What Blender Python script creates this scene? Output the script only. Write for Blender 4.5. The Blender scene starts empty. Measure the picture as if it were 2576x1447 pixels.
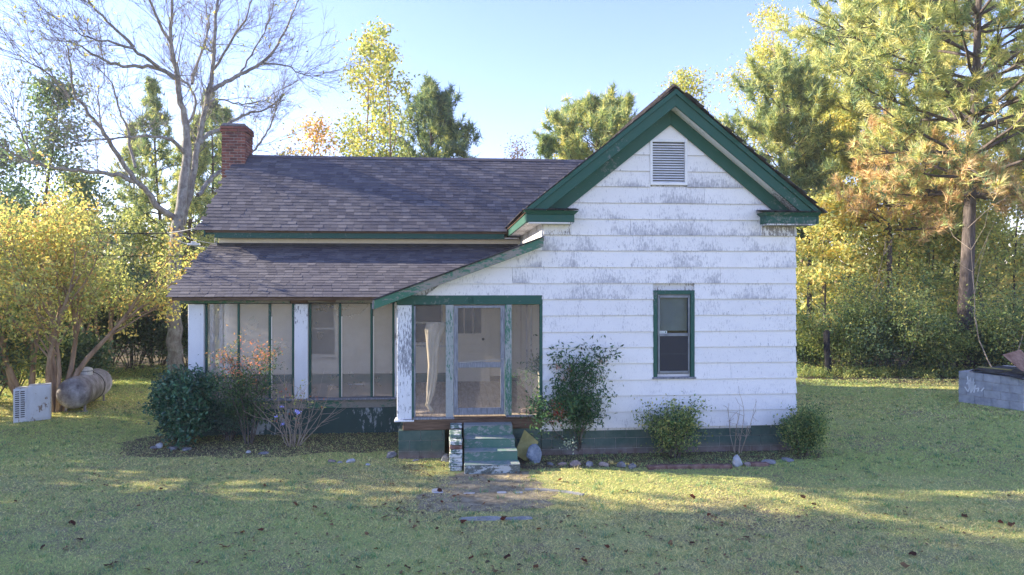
import bpy, bmesh, math, random
import numpy as np
from mathutils import Matrix, Vector
R = math.radians
rnd = random.Random(7)
S = bpy.context.scene
C = S.collection

# ---------------------------------------------------------------- camera, sky, sun, exposure
PSI, CAMH, FPX = R(4.6), 3.2, 1750.0
cam = bpy.data.cameras.new('camera'); camo = bpy.data.objects.new('camera', cam); C.objects.link(camo)
camo.location = (0, 0, CAMH); camo.rotation_euler = (R(90), 0, -PSI)
cam.sensor_width = 36; cam.lens = 36 * FPX / 2576; cam.shift_y = -23.5 / 2576
cam.clip_start = .1; cam.clip_end = 2000
S.camera = camo
SUN_AZ, SUN_EL = math.atan2(-.963, .27), R(22.0)
w = bpy.data.worlds.new('World'); S.world = w; w.use_nodes = True
nt = w.node_tree; bg = nt.nodes['Background']
sky = nt.nodes.new('ShaderNodeTexSky'); sky.sky_type = 'NISHITA'; sky.sun_disc = False
sky.sun_elevation = SUN_EL; sky.sun_rotation = SUN_AZ
sky.air_density = 1.0; sky.dust_density = .1; sky.ozone_density = 3.0
wb = nt.nodes.new('ShaderNodeMixRGB'); wb.blend_type = 'MULTIPLY'; wb.inputs[0].default_value = 1; wb.inputs[2].default_value = (1.10, .915, 1.13, 1)   # cooler, more violet than the default sky
nt.links.new(sky.outputs[0], wb.inputs[1]); nt.links.new(wb.outputs[0], bg.inputs[0]); bg.inputs[1].default_value = .13
sl = bpy.data.lights.new('sun', 'SUN'); sl.energy = 5.0; sl.angle = R(.5); sl.color = (1, .86, .66)
so = bpy.data.objects.new('sun', sl); C.objects.link(so)
sd = Vector((math.sin(SUN_AZ) * math.cos(SUN_EL), math.cos(SUN_AZ) * math.cos(SUN_EL), math.sin(SUN_EL)))
so.rotation_euler = sd.to_track_quat('Z', 'Y').to_euler(); so.location = sd * 60
S.view_settings.view_transform = 'Standard'; S.view_settings.look = 'None'
S.view_settings.exposure = 1.68; S.view_settings.gamma = 1; S.view_settings.use_curve_mapping = False
S.render.engine = 'CYCLES'
cy = S.cycles
cy.max_bounces = 8; cy.diffuse_bounces = 4; cy.glossy_bounces = 3; cy.transmission_bounces = 5; cy.transparent_max_bounces = 16
cy.use_denoising = True; cy.caustics_reflective = False; cy.caustics_refractive = False

HAZE = .0007
GZ = -.04                                   # ground level

def at(px, d, z=GZ):
    """the place on the ground d metres in front of the camera that lies under column px (of 2576) of the photograph"""
    xc = (px - 1288) / FPX * d
    return Vector((xc * math.cos(PSI) + d * math.sin(PSI), d * math.cos(PSI) - xc * math.sin(PSI), z))

# ---------------------------------------------------------------- materials
class NT:
    def __init__(s, name):
        s.m = bpy.data.materials.new(name); s.m.use_nodes = True
        s.t = s.m.node_tree; s.b = s.t.nodes['Principled BSDF']; s.out = s.t.nodes['Material Output']
        s.pos = None
    def n(s, kind, **kw):
        x = s.t.nodes.new('ShaderNode' + kind)
        for k, v in kw.items(): setattr(x, k, v)
        return x
    def l(s, a, b): s.t.links.new(a, b)
    def P(s, scale=(1, 1, 1)):
        if s.pos is None: s.pos = s.n('NewGeometry')
        mp = s.n('Mapping'); mp.inputs['Scale'].default_value = scale
        s.l(s.pos.outputs['Position'], mp.inputs[0]); return mp.outputs[0]
    def noise(s, scale, detail=4, rough=.6, sc=(1, 1, 1), dist=0):
        x = s.n('TexNoise'); x.inputs['Scale'].default_value = scale; x.inputs['Detail'].default_value = detail
        x.inputs['Roughness'].default_value = rough; x.inputs['Distortion'].default_value = dist
        s.l(s.P(sc), x.inputs['Vector']); return x.outputs['Fac']
    def ramp(s, fac, *stops):
        x = s.n('ValToRGB'); e = x.color_ramp.elements
        while len(e) < len(stops): e.new(.5)
        for i, (p, c) in enumerate(stops):
            e[i].position = p; e[i].color = (c, c, c, 1) if not hasattr(c, '__len__') else (*c, 1)
        s.l(fac, x.inputs[0]); return x.outputs[0]
    def math(s, op, a, b=None, clamp=False):
        x = s.n('Math', operation=op, use_clamp=clamp)
        for i, v in enumerate((a, b)):
            if v is None: continue
            if hasattr(v, 'is_output'): s.l(v, x.inputs[i])
            else: x.inputs[i].default_value = v
        return x.outputs[0]
    def mix(s, fac, a, b, blend='MIX'):
        x = s.n('MixRGB', blend_type=blend)
        for i, v in zip((0, 1, 2), (fac, a, b)):
            if hasattr(v, 'is_output'): s.l(v, x.inputs[i])
            else: x.inputs[i].default_value = v if i == 0 else (*v, 1)
        return x.outputs[0]
    def bump(s, h, strength=.3, dist=.01):
        x = s.n('Bump'); x.inputs['Strength'].default_value = strength; x.inputs['Distance'].default_value = dist
        s.l(h, x.inputs['Height']); s.l(x.outputs[0], s.b.inputs['Normal'])
    def col(s, c, rough=.7, spec=.3, metal=0):
        if hasattr(c, 'is_output'): s.l(c, s.b.inputs['Base Color'])
        else: s.b.inputs['Base Color'].default_value = (*c, 1)
        s.b.inputs['Roughness'].default_value = rough; s.b.inputs['Specular IOR Level'].default_value = spec
        s.b.inputs['Metallic'].default_value = metal
        return s.m
    def attr(s, name='tint'):
        x = s.n('Attribute'); x.attribute_name = name; return x.outputs['Color']
    def sep(s, i):
        if s.pos is None: s.pos = s.n('NewGeometry')
        x = s.n('SeparateXYZ'); s.l(s.pos.outputs['Position'], x.inputs[0]); return x.outputs[i]

def simple(name, c1, c2, scale=6, rough=.75, bump=.2, sc=(1, 1, 1), spec=.3, detail=6, bscale=None, bd=.01, metal=0):
    t = NT(name); f = t.noise(scale, detail, .65, sc)
    c = t.ramp(f, (.35, c1), (.65, c2)); t.col(c, rough, spec, metal)
    t.bump(t.noise(bscale or scale * 4, 5, .6, sc), bump, bd); return t.m

def painted(name, paint, bare, amount, grime=(.35, .36, .38), grime_amt=.25, sc=(3, 3, 1), scale=9, dirt=0, rough=.6):
    """old paint: flaked where a high frequency noise and a broad one meet, thin grime over the rest"""
    t = NT(name)
    broad = t.noise(.9, 3, .5); fine = t.noise(scale, 8, .72, sc)
    k = t.math('ADD', t.math('MULTIPLY', broad, .55), t.math('MULTIPLY', fine, .75))
    flake = t.ramp(k, (1 - amount - .02, 0), (1 - amount + .015, 1))
    g = t.ramp(t.noise(1.6, 8, .7, (1.6, 1.6, .8)), (.42, 0), (.75, 1))
    base = t.mix(t.math('MULTIPLY', g, grime_amt), paint, grime)
    barec = t.mix(t.noise(30, 4), bare, tuple(x * .6 for x in bare))
    c = t.mix(flake, base, barec)
    t.col(c, rough, .3)
    t.bump(t.math('SUBTRACT', t.noise(40, 4, .6, sc), flake), .25, .004)
    return t.m

def siding_material():
    t = NT('white_siding_paint')
    z = t.sep(2)
    oi = t.n('ObjectInfo'); sh = t.n('CombineXYZ'); t.l(t.math('MULTIPLY', oi.outputs['Random'], 37.0), sh.inputs[0]); t.l(t.math('MULTIPLY', oi.outputs['Random'], 11.0), sh.inputs[1])
    va = t.n('VectorMath', operation='ADD'); t.l(t.pos.outputs['Position'], va.inputs[0]); t.l(sh.outputs[0], va.inputs[1])
    def nz(scale, detail, rough, sc):
        mp = t.n('Mapping'); mp.inputs['Scale'].default_value = sc; t.l(va.outputs[0], mp.inputs[0])
        x = t.n('TexNoise'); x.inputs['Scale'].default_value = scale; x.inputs['Detail'].default_value = detail; x.inputs['Roughness'].default_value = rough; t.l(mp.outputs[0], x.inputs['Vector']); return x.outputs['Fac']
    fr = t.math('FRACT', t.math('DIVIDE', t.math('SUBTRACT', z, .45), .2952))          # 0 at the lower edge of a board
    low = t.ramp(fr, (0, 1), (.15, .75), (.5, .5), (1, .30))
    zone = t.ramp(t.math('DIVIDE', z, 7.0), (.05, .5), (.13, .25), (.30, .16), (.40, .7), (.50, 1), (.70, 1), (.75, .4), (.82, .05))
    broad = t.ramp(nz(.9, 4, .6, (1, 1, .6)), (.40, 0), (.62, 1))
    mid = nz(5.5, 6, .7, (1, 1, 1.1)); fine = nz(26, 7, .72, (1.7, 1, .55)); streak = nz(44, 3, .6, (1.6, 1, .22))
    k = t.math('MULTIPLY', t.math('MULTIPLY', broad, zone), low)
    k = t.math('ADD', t.math('ADD', t.math('MULTIPLY', k, .26), t.math('MULTIPLY', mid, .30)), t.math('ADD', t.math('MULTIPLY', fine, .46), t.math('MULTIPLY', streak, .30)))
    flake = t.ramp(k, (.592, 0), (.67, .6), (.78, 1))
    specks = t.ramp(nz(30, 2, .5, (1.5, 1, .55)), (.655, 0), (.69, 1))
    sp2 = t.math('MULTIPLY', specks, t.math('MULTIPLY', t.ramp(nz(1.3, 2, .5, (1, 1, 1)), (.42, 0), (.6, 1)), t.ramp(fr, (0, 1), (.3, .65), (1, .35))))
    flake = t.math('MAXIMUM', flake, sp2)
    mould = t.ramp(t.math('ADD', nz(1.7, 8, .75, (1, 1, 1.3)), t.ramp(t.math('DIVIDE', z, 7.0), (.06, .14), (.16, 0))), (.50, 0), (.80, 1))
    base = t.mix(t.math('MULTIPLY', mould, .30), (.80, .805, .81), (.46, .49, .52))
    base = t.mix(t.math('MULTIPLY', oi.outputs['Random'], .35), base, (.66, .67, .69))
    bare = t.ramp(nz(15, 5, .6, (1, 1, 1)), (.3, (.24, .25, .29)), (.7, (.45, .46, .49)))
    t.col(t.mix(flake, base, bare), .6, .3)
    t.bump(t.math('SUBTRACT', nz(60, 3, .5, (.3, 1, 3)), flake), .25, .003)
    return t.m

def shingle_material():
    t = NT('asphalt_shingle')
    c = t.mix(.5, t.attr(), t.ramp(t.noise(90, 3, .7), (.3, (.045, .043, .052)), (.7, (.17, .155, .165))), 'MIX')
    c = t.mix(t.math('MULTIPLY', t.ramp(t.noise(.7, 5, .6), (.4, 0), (.75, 1)), .45), c, (.07, .066, .09))
    t.col(c, .8, .35); t.bump(t.noise(220, 2, .6), .5, .004); return t.m

def leaf_material(name, trans=.45, rough=.55, spec=.25):
    t = NT(name); c = t.attr(); t.col(c, rough, spec)
    tr = t.n('BsdfTranslucent'); mx = t.n('MixShader'); mx.inputs[0].default_value = trans
    c2 = t.mix(1.0, c, (1.12, 1.10, .75), 'MULTIPLY'); t.l(c2, tr.inputs[0])
    t.l(t.b.outputs[0], mx.inputs[1]); t.l(tr.outputs[0], mx.inputs[2]); t.l(mx.outputs[0], t.out.inputs[0]); return t.m

def screen_material(name, dc, tc, f0, f1):
    t = NT(name)
    d = t.n('BsdfDiffuse'); tr = t.n('BsdfTranslucent'); tp = t.n('BsdfTransparent')
    d.inputs[0].default_value = (*dc, 1); tr.inputs[0].default_value = (*tc, 1)
    m1 = t.n('MixShader'); m1.inputs[0].default_value = .35; t.l(d.outputs[0], m1.inputs[1]); t.l(tr.outputs[0], m1.inputs[2])
    m2 = t.n('MixShader')
    f = t.ramp(t.noise(1.3, 4), (.3, f0), (.7, f1)); t.l(f, m2.inputs[0])
    t.l(tp.outputs[0], m2.inputs[1]); t.l(m1.outputs[0], m2.inputs[2]); t.l(m2.outputs[0], t.out.inputs[0]); return t.m

def glass_material():
    t = NT('window_glass'); g = t.n('BsdfGlossy'); g.inputs['Roughness'].default_value = .03; tp = t.n('BsdfTransparent')
    tp.inputs[0].default_value = (.75, .8, .82, 1)
    fr = t.n('Fresnel'); fr.inputs[0].default_value = 1.35; m = t.n('MixShader')
    f = t.math('ADD', fr.outputs[0], t.math('MULTIPLY', t.noise(3, 4), .03))
    t.l(f, m.inputs[0]); t.l(tp.outputs[0], m.inputs[1]); t.l(g.outputs[0], m.inputs[2]); t.l(m.outputs[0], t.out.inputs[0]); return t.m

def ground_material():
    t = NT('lawn_soil')
    big = t.noise(.35, 5, .6); mid = t.noise(2.2, 6, .65); fine = t.noise(26, 6, .7)
    g = t.ramp(fine, (.3, (.30, .34, .12)), (.7, (.46, .48, .19)))
    dry = t.ramp(fine, (.3, (.17, .14, .095)), (.7, (.36, .30, .20)))
    k = t.math('ADD', t.math('MULTIPLY', big, .6), t.math('MULTIPLY', mid, .4))
    c = t.mix(t.ramp(k, (.44, 0), (.60, 1)), g, dry)
    t.col(c, .95, .1); t.bump(t.noise(30, 6, .7), .8, .03); return t.m

def litter_material():
    t = NT('leaf_litter_soil')
    c = t.ramp(t.noise(22, 7, .75), (.3, (.08, .07, .05)), (.55, (.17, .145, .10)), (.75, (.28, .23, .16)))
    t.col(c, .95, .1); t.bump(t.noise(28, 6, .7), 1, .04); return t.m

def bark(name, c1, c2, lichen=None, scale=9):
    t = NT(name)
    f = t.noise(scale, 8, .7, (1, 1, .28)); c = t.ramp(f, (.35, c1), (.62, c2))
    if lichen: c = t.mix(t.math('MULTIPLY', t.ramp(t.noise(5, 6, .7), (.48, 0), (.62, 1)), .65), c, lichen)
    t.col(c, .9, .15); t.bump(f, 1, .04); return t.m

def brick_material():
    t = NT('old_red_brick'); a = t.attr()
    c = t.mix(t.math('MULTIPLY', t.ramp(t.noise(9, 6, .7), (.4, 0), (.7, 1)), .55), a, (.075, .05, .05))
    c = t.mix(t.math('MULTIPLY', t.ramp(t.noise(14, 5, .7), (.6, 0), (.72, 1)), .3), c, (.5, .45, .42))
    t.col(c, .9, .2); t.bump(t.noise(60, 4), .6, .006); return t.m

def tank_material():
    t = NT('weathered_tank_metal')
    c = t.ramp(t.noise(3.2, 8, .7, (1, 1, .8)), (.34, (.10, .085, .085)), (.5, (.25, .235, .24)), (.68, (.46, .45, .45)))
    c = t.mix(t.math('MULTIPLY', t.ramp(t.noise(7, 8, .7), (.55, 0), (.7, 1)), .6), c, (.13, .075, .055))
    t.col(c, .6, .3); t.bump(t.noise(30, 5), .3, .01); return t.m

def block_paint():
    """painted block foundation: green above, bare reddish and grey block towards the soil"""
    t = NT('foundation_block_paint')
    z = t.math('ADD', t.sep(2), t.math('MULTIPLY', t.noise(2.2, 5, .6), .22))
    bare = t.ramp(t.noise(5, 6, .65), (.35, (.14, .095, .08)), (.62, (.22, .19, .175)))
    green = t.ramp(t.noise(4, 7, .7), (.3, (.045, .09, .075)), (.7, (.11, .155, .135)))
    c = t.mix(t.ramp(z, (.10, 0), (.27, 1)), bare, green)
    c = t.mix(t.math('MULTIPLY', t.ramp(t.noise(7, 8, .75, (1, 1, .6)), (.63, 0), (.70, 1)), .8), c, (.42, .44, .44))
    t.col(c, .85, .2); t.bump(t.noise(50, 5), .5, .01); return t.m

M = {}
M['siding'] = siding_material()
M['white'] = painted('white_trim_paint', (.70, .71, .72), (.30, .29, .29), .30)
M['post_flake'] = painted('flaking_post_paint', (.72, .75, .78), (.30, .32, .36), .28, sc=(4, 4, .8), scale=12)
M['post'] = painted('white_post_paint', (.74, .77, .79), (.25, .25, .27), .27, sc=(3, 3, .8))
M['cream'] = painted('cream_wall_paint', (.84, .80, .70), (.45, .41, .35), .17, grime=(.42, .37, .30))
M['edge'] = simple('shade_line_board_edge', (.02, .022, .025), (.06, .062, .066), 12)  # board undersides blackened to draw the shade line below each course
M['green'] = painted('green_trim_paint', (.022, .092, .07), (.17, .21, .19), .235, grime=(.05, .12, .10), sc=(2, 2, 2))
M['green_worn'] = painted('worn_green_paint', (.045, .16, .10), (.30, .29, .25), .36, grime=(.12, .17, .14), sc=(1, 2, 3), scale=10)
M['green_post'] = painted('flaking_green_post_paint', (.030, .15, .09), (.40, .43, .42), .37, sc=(4, 4, 1))
M['grey_wood'] = simple('weathered_grey_wood', (.13, .14, .16), (.30, .32, .35), 9, .85, .4, (5, 5, .6))
M['brown_wood'] = simple('weathered_brown_wood', (.07, .045, .03), (.17, .115, .08), 6, .85, .5, (.5, 4, 6))
M['floor_wood'] = simple('porch_floor_wood', (.30, .25, .20), (.54, .46, .38), 4, .8, .3, (4, .5, 4))
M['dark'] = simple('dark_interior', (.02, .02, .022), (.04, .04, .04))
M['shingle'] = shingle_material(); M['screen'] = screen_material('pale_insect_screen', (.86, .79, .69), (.80, .72, .62), .28, .39); M['screen2'] = screen_material('insect_screen', (.50, .46, .43), (.60, .56, .50), .24, .34); M['glass'] = glass_material()
ds = NT('dark_window_screen'); d_ = ds.n('BsdfDiffuse'); d_.inputs[0].default_value = (.07, .075, .085, 1); tp_ = ds.n('BsdfTransparent'); mx_ = ds.n('MixShader'); mx_.inputs[0].default_value = .62
ds.l(tp_.outputs[0], mx_.inputs[1]); ds.l(d_.outputs[0], mx_.inputs[2]); ds.l(mx_.outputs[0], ds.out.inputs[0]); M['dark_screen'] = ds.m
M['dark_pane'] = simple('dark_door_glass', (.012, .014, .018), (.025, .028, .032), 3, .12, .02, spec=.4)
M['ground'] = ground_material(); M['litter'] = litter_material()
M['worn'] = simple('worn_dry_soil', (.20, .165, .10), (.40, .34, .23), 9, .95, .8, bscale=30, bd=.03)
M['brick'] = brick_material()
M['mortar'] = simple('old_mortar', (.30, .28, .27), (.48, .46, .44), 20, .95, .4)
M['cap'] = simple('chimney_cap_mortar', (.10, .10, .10), (.22, .21, .21), 9, .95, .6)
M['block'] = block_paint()
M['parge'] = painted('green_parged_foundation', (.035, .075, .066), (.36, .42, .42), .235, grime=(.02, .03, .027), grime_amt=.5, sc=(2, 2, .7), scale=7)
M['step'] = painted('worn_green_step_paint', (.075, .175, .13), (.30, .33, .32), .29, grime=(.22, .25, .24), sc=(1.2, 1.2, 2))
M['tread'] = painted('worn_pale_tread', (.17, .275, .23), (.36, .39, .38), .36, grime=(.25, .28, .26), sc=(1.2, 1.2, 2))
M['steplow'] = painted('pale_worn_step', (.42, .47, .46), (.14, .17, .15), .36, sc=(1, 1, 2))
M['cheek'] = painted('crumbling_white_green_brick', (.58, .61, .60), (.12, .20, .17), .31, sc=(1, 1, 2), scale=11)
M['greyblock'] = simple('grey_concrete_block', (.27, .29, .32), (.43, .45, .48), 5, .9, .3, bscale=80)
M['tank'] = tank_material()
M['enamel'] = painted('old_white_enamel', (.62, .64, .66), (.30, .22, .16), .25, grime=(.36, .35, .32), grime_amt=.5, sc=(1.5, 1.5, .8), scale=6, rough=.45)
M['metalw'] = simple('white_aluminium', (.66, .69, .72), (.78, .80, .82), 5, .5, .1)
M['metalg'] = simple('grey_aluminium', (.15, .17, .19), (.25, .28, .30), 5, .45, .1)
M['char'] = simple('charred_wood', (.012, .012, .014), (.05, .05, .055), 14, .85, .9, (3, 3, .6), bd=.03)
M['rust'] = simple('rusty_sheet_metal', (.16, .075, .04), (.36, .22, .15), 5, .7, .2)
M['tarp'] = simple('black_roofing_sheet', (.012, .012, .014), (.05, .052, .058), 4, .5, .4, bd=.03)
M['cable'] = simple('black_cable', (.02, .02, .02), (.04, .04, .04))
M['wire'] = simple('pale_cable', (.35, .35, .34), (.5, .5, .48))
M['rock'] = simple('grey_fieldstone', (.15, .15, .16), (.33, .33, .34), 7, .9, .6, bd=.03)
M['rock_pink'] = simple('pinkish_fieldstone', (.22, .17, .15), (.38, .31, .28), 7, .9, .6, bd=.03)
M['rock_white'] = simple('white_quartz_stone', (.34, .35, .37), (.52, .53, .54), 7, .8, .6, bd=.03)
M['slab'] = simple('pale_path_stone', (.20, .20, .19), (.40, .40, .38), 6, .9, .5, bd=.02)
M['brickrow'] = simple('mossy_red_brick', (.12, .06, .05), (.26, .17, .14), 8, .9, .5)
M['yellow'] = simple('yellow_board', (.22, .20, .07), (.42, .38, .15), 4, .6, .2)
M['bag'] = simple('pale_blue_bag', (.14, .20, .30), (.40, .47, .56), 11, .5, .9, bd=.06)
M['sunpatch'] = simple('pale_tan_sun_patch', (.46, .41, .31), (.56, .50, .40), 4, .9, .3)
M['blind'] = simple('pale_window_blind', (.34, .41, .48), (.42, .50, .57), 3, .8, .1)
M['bark_pecan'] = bark('grey_lichen_bark', (.13, .12, .115), (.31, .29, .275), (.38, .40, .37))
M['bark_pine'] = bark('pine_bark', (.05, .042, .04), (.16, .135, .125), None, 7)
M['bark_tan'] = bark('smooth_tan_bark', (.22, .15, .10), (.42, .31, .22), None, 5)
M['bark_dark'] = bark('dark_bark', (.06, .05, .042), (.16, .135, .115), (.22, .23, .2))
M['twig'] = bark('pale_dead_twig', (.28, .23, .18), (.45, .38, .31))
M['leaf'] = leaf_material('tree_leaves', .5)
M['leaf_glossy'] = leaf_material('glossy_leaves', .15, .32, .5)
M['needle'] = leaf_material('pine_needles', .38, .5)
M['grass'] = leaf_material('grass_blades', .22, .6, .15)

# ---------------------------------------------------------------- mesh helpers
def link(name, me, mat=None, parent=None, **props):
    o = bpy.data.objects.new(name, me); C.objects.link(o)
    if mat is not None and me is not None and not me.materials: me.materials.append(mat)
    if parent is not None: o.parent = parent
    for k, v in props.items(): o[k] = v
    return o

def thing(name, label, cat, loc=(0, 0, 0), rz=0, group=None):
    o = bpy.data.objects.new(name, None); C.objects.link(o); o.location = loc; o.rotation_euler = (0, 0, rz)
    o.empty_display_size = .2; o['label'] = label; o['category'] = cat
    if group: o['group'] = group
    return o

def np_mesh(name, V, F, tint=None, smooth=False):
    """V: n x 3, F: list of (m x k int arrays)"""
    me = bpy.data.meshes.new(name)
    V = np.asarray(V, np.float32)
    if isinstance(F, list) and np.ndim(F[0]) == 1: F = np.array(F)
    F = [np.asarray(f, np.int32) for f in (F if isinstance(F, (list, tuple)) else [F]) if len(f)]
    me.vertices.add(len(V)); me.vertices.foreach_set('co', V.ravel())
    sizes = np.concatenate([np.full(len(f), f.shape[1], np.int32) for f in F]); idx = np.concatenate([f.ravel() for f in F])
    me.loops.add(len(idx)); me.loops.foreach_set('vertex_index', idx)
    me.polygons.add(len(sizes)); st = np.zeros(len(sizes), np.int32); st[1:] = np.cumsum(sizes)[:-1]
    me.polygons.foreach_set('loop_start', st)
    me.polygons.foreach_set('use_smooth', np.full(len(sizes), bool(smooth)))
    if tint is not None:
        a = me.attributes.new('tint', 'FLOAT_COLOR', 'FACE'); t = np.ones((len(sizes), 4), np.float32); t[:, :3] = tint
        a.data.foreach_set('color', t.ravel())
    me.update(calc_edges=True); me.validate(); return me

class MB:
    """collects solid shapes into one mesh"""
    def __init__(s): s.v, s.f = [], []
    def add(s, vs, fs):
        b = len(s.v); s.v += [tuple(v) for v in vs]; s.f += [tuple(i + b for i in f) for f in fs]; return s
    def box(s, x0, x1, y0, y1, z0, z1, rot=None, about=None):
        vs = [(x, y, z) for z in (z0, z1) for x, y in ((x0, y0), (x1, y0), (x1, y1), (x0, y1))]
        if rot is not None:
            m = Matrix.Rotation(*rot) if isinstance(rot, tuple) else rot; c = Vector(about or ((x0 + x1) / 2, (y0 + y1) / 2, (z0 + z1) / 2))
            vs = [c + m.to_3x3() @ (Vector(v) - c) for v in vs]
        return s.add(vs, [(3, 2, 1, 0), (4, 5, 6, 7), (0, 1, 5, 4), (1, 2, 6, 5), (2, 3, 7, 6), (3, 0, 4, 7)])
    def prism(s, poly, vec):
        """closed polygon (list of 3-vectors) extruded by vec"""
        n = len(poly); a = [Vector(p) for p in poly]; b = [p + Vector(vec) for p in a]
        return s.add(a + b, [tuple(range(n))[::-1], tuple(range(n, 2 * n))] + [(i, (i + 1) % n, n + (i + 1) % n, n + i) for i in range(n)])
    def tube(s, pts, rad, sides=8, cap=True):
        V, F = tube_np(np.array(pts, float), np.broadcast_to(np.array(rad, float), (len(pts),)), sides)
        b = len(s.v); s.v += [tuple(v) for v in V]; s.f += [tuple(int(i) + b for i in f) for f in F]
        if cap: s.f += [tuple(b + i for i in range(sides))[::-1], tuple(b + len(V) - sides + i for i in range(sides))]
        return s
    def lathe(s, prof, sides=24, M4=None):
        n = len(prof); vs = [Vector((r * math.cos(2 * math.pi * k / sides), r * math.sin(2 * math.pi * k / sides), z)) for r, z in prof for k in range(sides)]
        if M4: vs = [M4 @ v for v in vs]
        fs = [(i * sides + k, i * sides + (k + 1) % sides, (i + 1) * sides + (k + 1) % sides, (i + 1) * sides + k) for i in range(n - 1) for k in range(sides)]
        fs += [tuple(range(sides))[::-1], tuple((n - 1) * sides + k for k in range(sides))]
        return s.add(vs, fs)
    def obj(s, name, mat, parent=None, bevel=0, smooth=False, **props):
        me = bpy.data.meshes.new(name); me.from_pydata(s.v, [], s.f); me.update()
        bm = bmesh.new(); bm.from_mesh(me); bmesh.ops.recalc_face_normals(bm, faces=bm.faces)
        if bevel: bmesh.ops.bevel(bm, geom=list(bm.edges), offset=bevel, segments=1, affect='EDGES', clamp_overlap=True)
        bm.to_mesh(me); bm.free()
        if smooth: me.polygons.foreach_set('use_smooth', [True] * len(me.polygons))
        return link(name, me, mat, parent, **props)

def tube_np(P, rad, sides):
    n = len(P); T = np.gradient(P, axis=0); T /= np.linalg.norm(T, axis=1, keepdims=True) + 1e-9
    ref = np.array([0, 0, 1.]) if abs(T[:, 2].mean()) < .8 else np.array([1., 0, 0])
    A = np.cross(T, ref); A /= np.linalg.norm(A, axis=1, keepdims=True) + 1e-9; B = np.cross(T, A)
    th = np.arange(sides) * 2 * np.pi / sides
    V = P[:, None] + rad[:, None, None] * (np.cos(th)[None, :, None] * A[:, None] + np.sin(th)[None, :, None] * B[:, None])
    k = np.arange(sides); k2 = (k + 1) % sides; i = np.arange(n - 1)[:, None] * sides
    F = np.stack([i + k, i + k2, i + sides + k2, i + sides + k], -1).reshape(-1, 4)
    return V.reshape(-1, 3), F

class Wood:
    """branches of one plant: many tubes, one mesh"""
    def __init__(s): s.V, s.F, s.n = [], [], 0
    def add(s, P, rad, sides):
        V, F = tube_np(np.asarray(P, float), np.asarray(rad, float), sides); s.V.append(V); s.F.append(F + s.n); s.n += len(V)
    def obj(s, name, mat, parent): return link(name, np_mesh(name, np.concatenate(s.V), np.concatenate(s.F), smooth=True), mat, parent)

def clip(poly, a, b, c):
    """keep the part of a 2-D polygon where a*x + b*z <= c"""
    out = []
    for i, p in enumerate(poly):
        q = poly[(i + 1) % len(poly)]; dp, dq = a * p[0] + b * p[1] - c, a * q[0] + b * q[1] - c
        if dp <= 0: out.append(p)
        if dp * dq < 0:
            t = dp / (dp - dq); out.append((p[0] + t * (q[0] - p[0]), p[1] + t * (q[1] - p[1])))
    return out

# ---------------------------------------------------------------- ground
def sheet(name, pts, z, mat, **props):
    me = bpy.data.meshes.new(name); me.from_pydata([(x, y, z) for x, y in pts], [], [tuple(range(len(pts)))]); me.update()
    return link(name, me, mat, None, kind='structure', **props)
sheet('lawn_ground', [(-400, -200), (400, -200), (400, 600), (-400, 600)], GZ, M['ground'])
def blob(pts, jit, seed, sub=5):
    r = random.Random(seed); out = []
    for i, p in enumerate(pts):
        q = pts[(i + 1) % len(pts)]
        for k in range(sub):
            t = k / sub; out.append((p[0] + (q[0] - p[0]) * t + r.uniform(-jit, jit), p[1] + (q[1] - p[1]) * t + r.uniform(-jit, jit)))
    return out
sheet('flower_bed_soil', blob([(-5.9, 13.1), (-3.6, 12.9), (-1.3, 13.2), (-1.0, 13.9), (-1.0, 15.2), (-5.9, 15.2), (-6.6, 14.2)], .1, 1), GZ + .006, M['litter'])
sheet('flower_bed_soil', blob([(1.0, 11.75), (3.0, 11.72), (5.2, 11.8), (6.6, 12.1), (6.9, 12.6), (6.6, 12.9), (1.0, 12.9)], .08, 2), GZ + .006, M['litter'])
woodedge = [at(-400, 25.5), at(100, 24.4), at(300, 23.8), at(470, 23.4), at(470, 40), at(2000, 40), at(2010, 22.6), at(2200, 21.4), at(2420, 21.6), at(2700, 21.0), at(3300, 21), at(3600, 70), at(1288, 90), at(-1000, 70), at(-900, 26)]
sheet('worn_path_soil', blob([(-.5, 9.75), (.5, 9.6), (1.3, 9.8), (1.5, 10.4), (1.25, 11.0), (1.15, 11.6), (-.05, 11.6), (-.15, 10.9), (-.6, 10.4)], .1, 6), GZ + .004, M['worn'])
sheet('leaf_litter_ground', blob([(p.x, p.y) for p in woodedge], .22, 3), GZ + .006, M['litter'])
sheet('leaf_litter_ground', blob([(at(360, 23).x, at(360, 23).y), (at(400, 21.6).x, at(400, 21.6).y), (at(490, 21.8).x, at(490, 21.8).y), (at(560, 24).x, at(560, 24).y)], .2, 4), GZ + .012, M['litter'])

# ---------------------------------------------------------------- the house
F, LF, BW = 12.6, 14.8, 16.95            # front wall of the gabled wing, front of the porch, front wall of the main body
FL = .69                                 # floor
WX0, WX1, RX, RZ, PM = 1.57, 6.33, 3.945, 6.63, .806
MX0, EY, EZ, RY = -5.55, 16.5, 4.33, 19.15     # main body: left wall, eave, ridge
house = thing('farmhouse', 'old white clapboard farmhouse with green trim, dark shingle roof and screened front porch', 'house', (0, F, 0))
house.location = (0, 0, 0)
def H(mb, name, mat, parent=house, bevel=0, **kw): return mb.obj(name, M[mat], parent, bevel, **kw)
def roofz(x): return RZ - PM * abs(x - RX)
def porchz(y): return 2.83 + (y - 14.4) * .455
def vestz(x): return 2.84 + (x + 1.4) * .372

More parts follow.
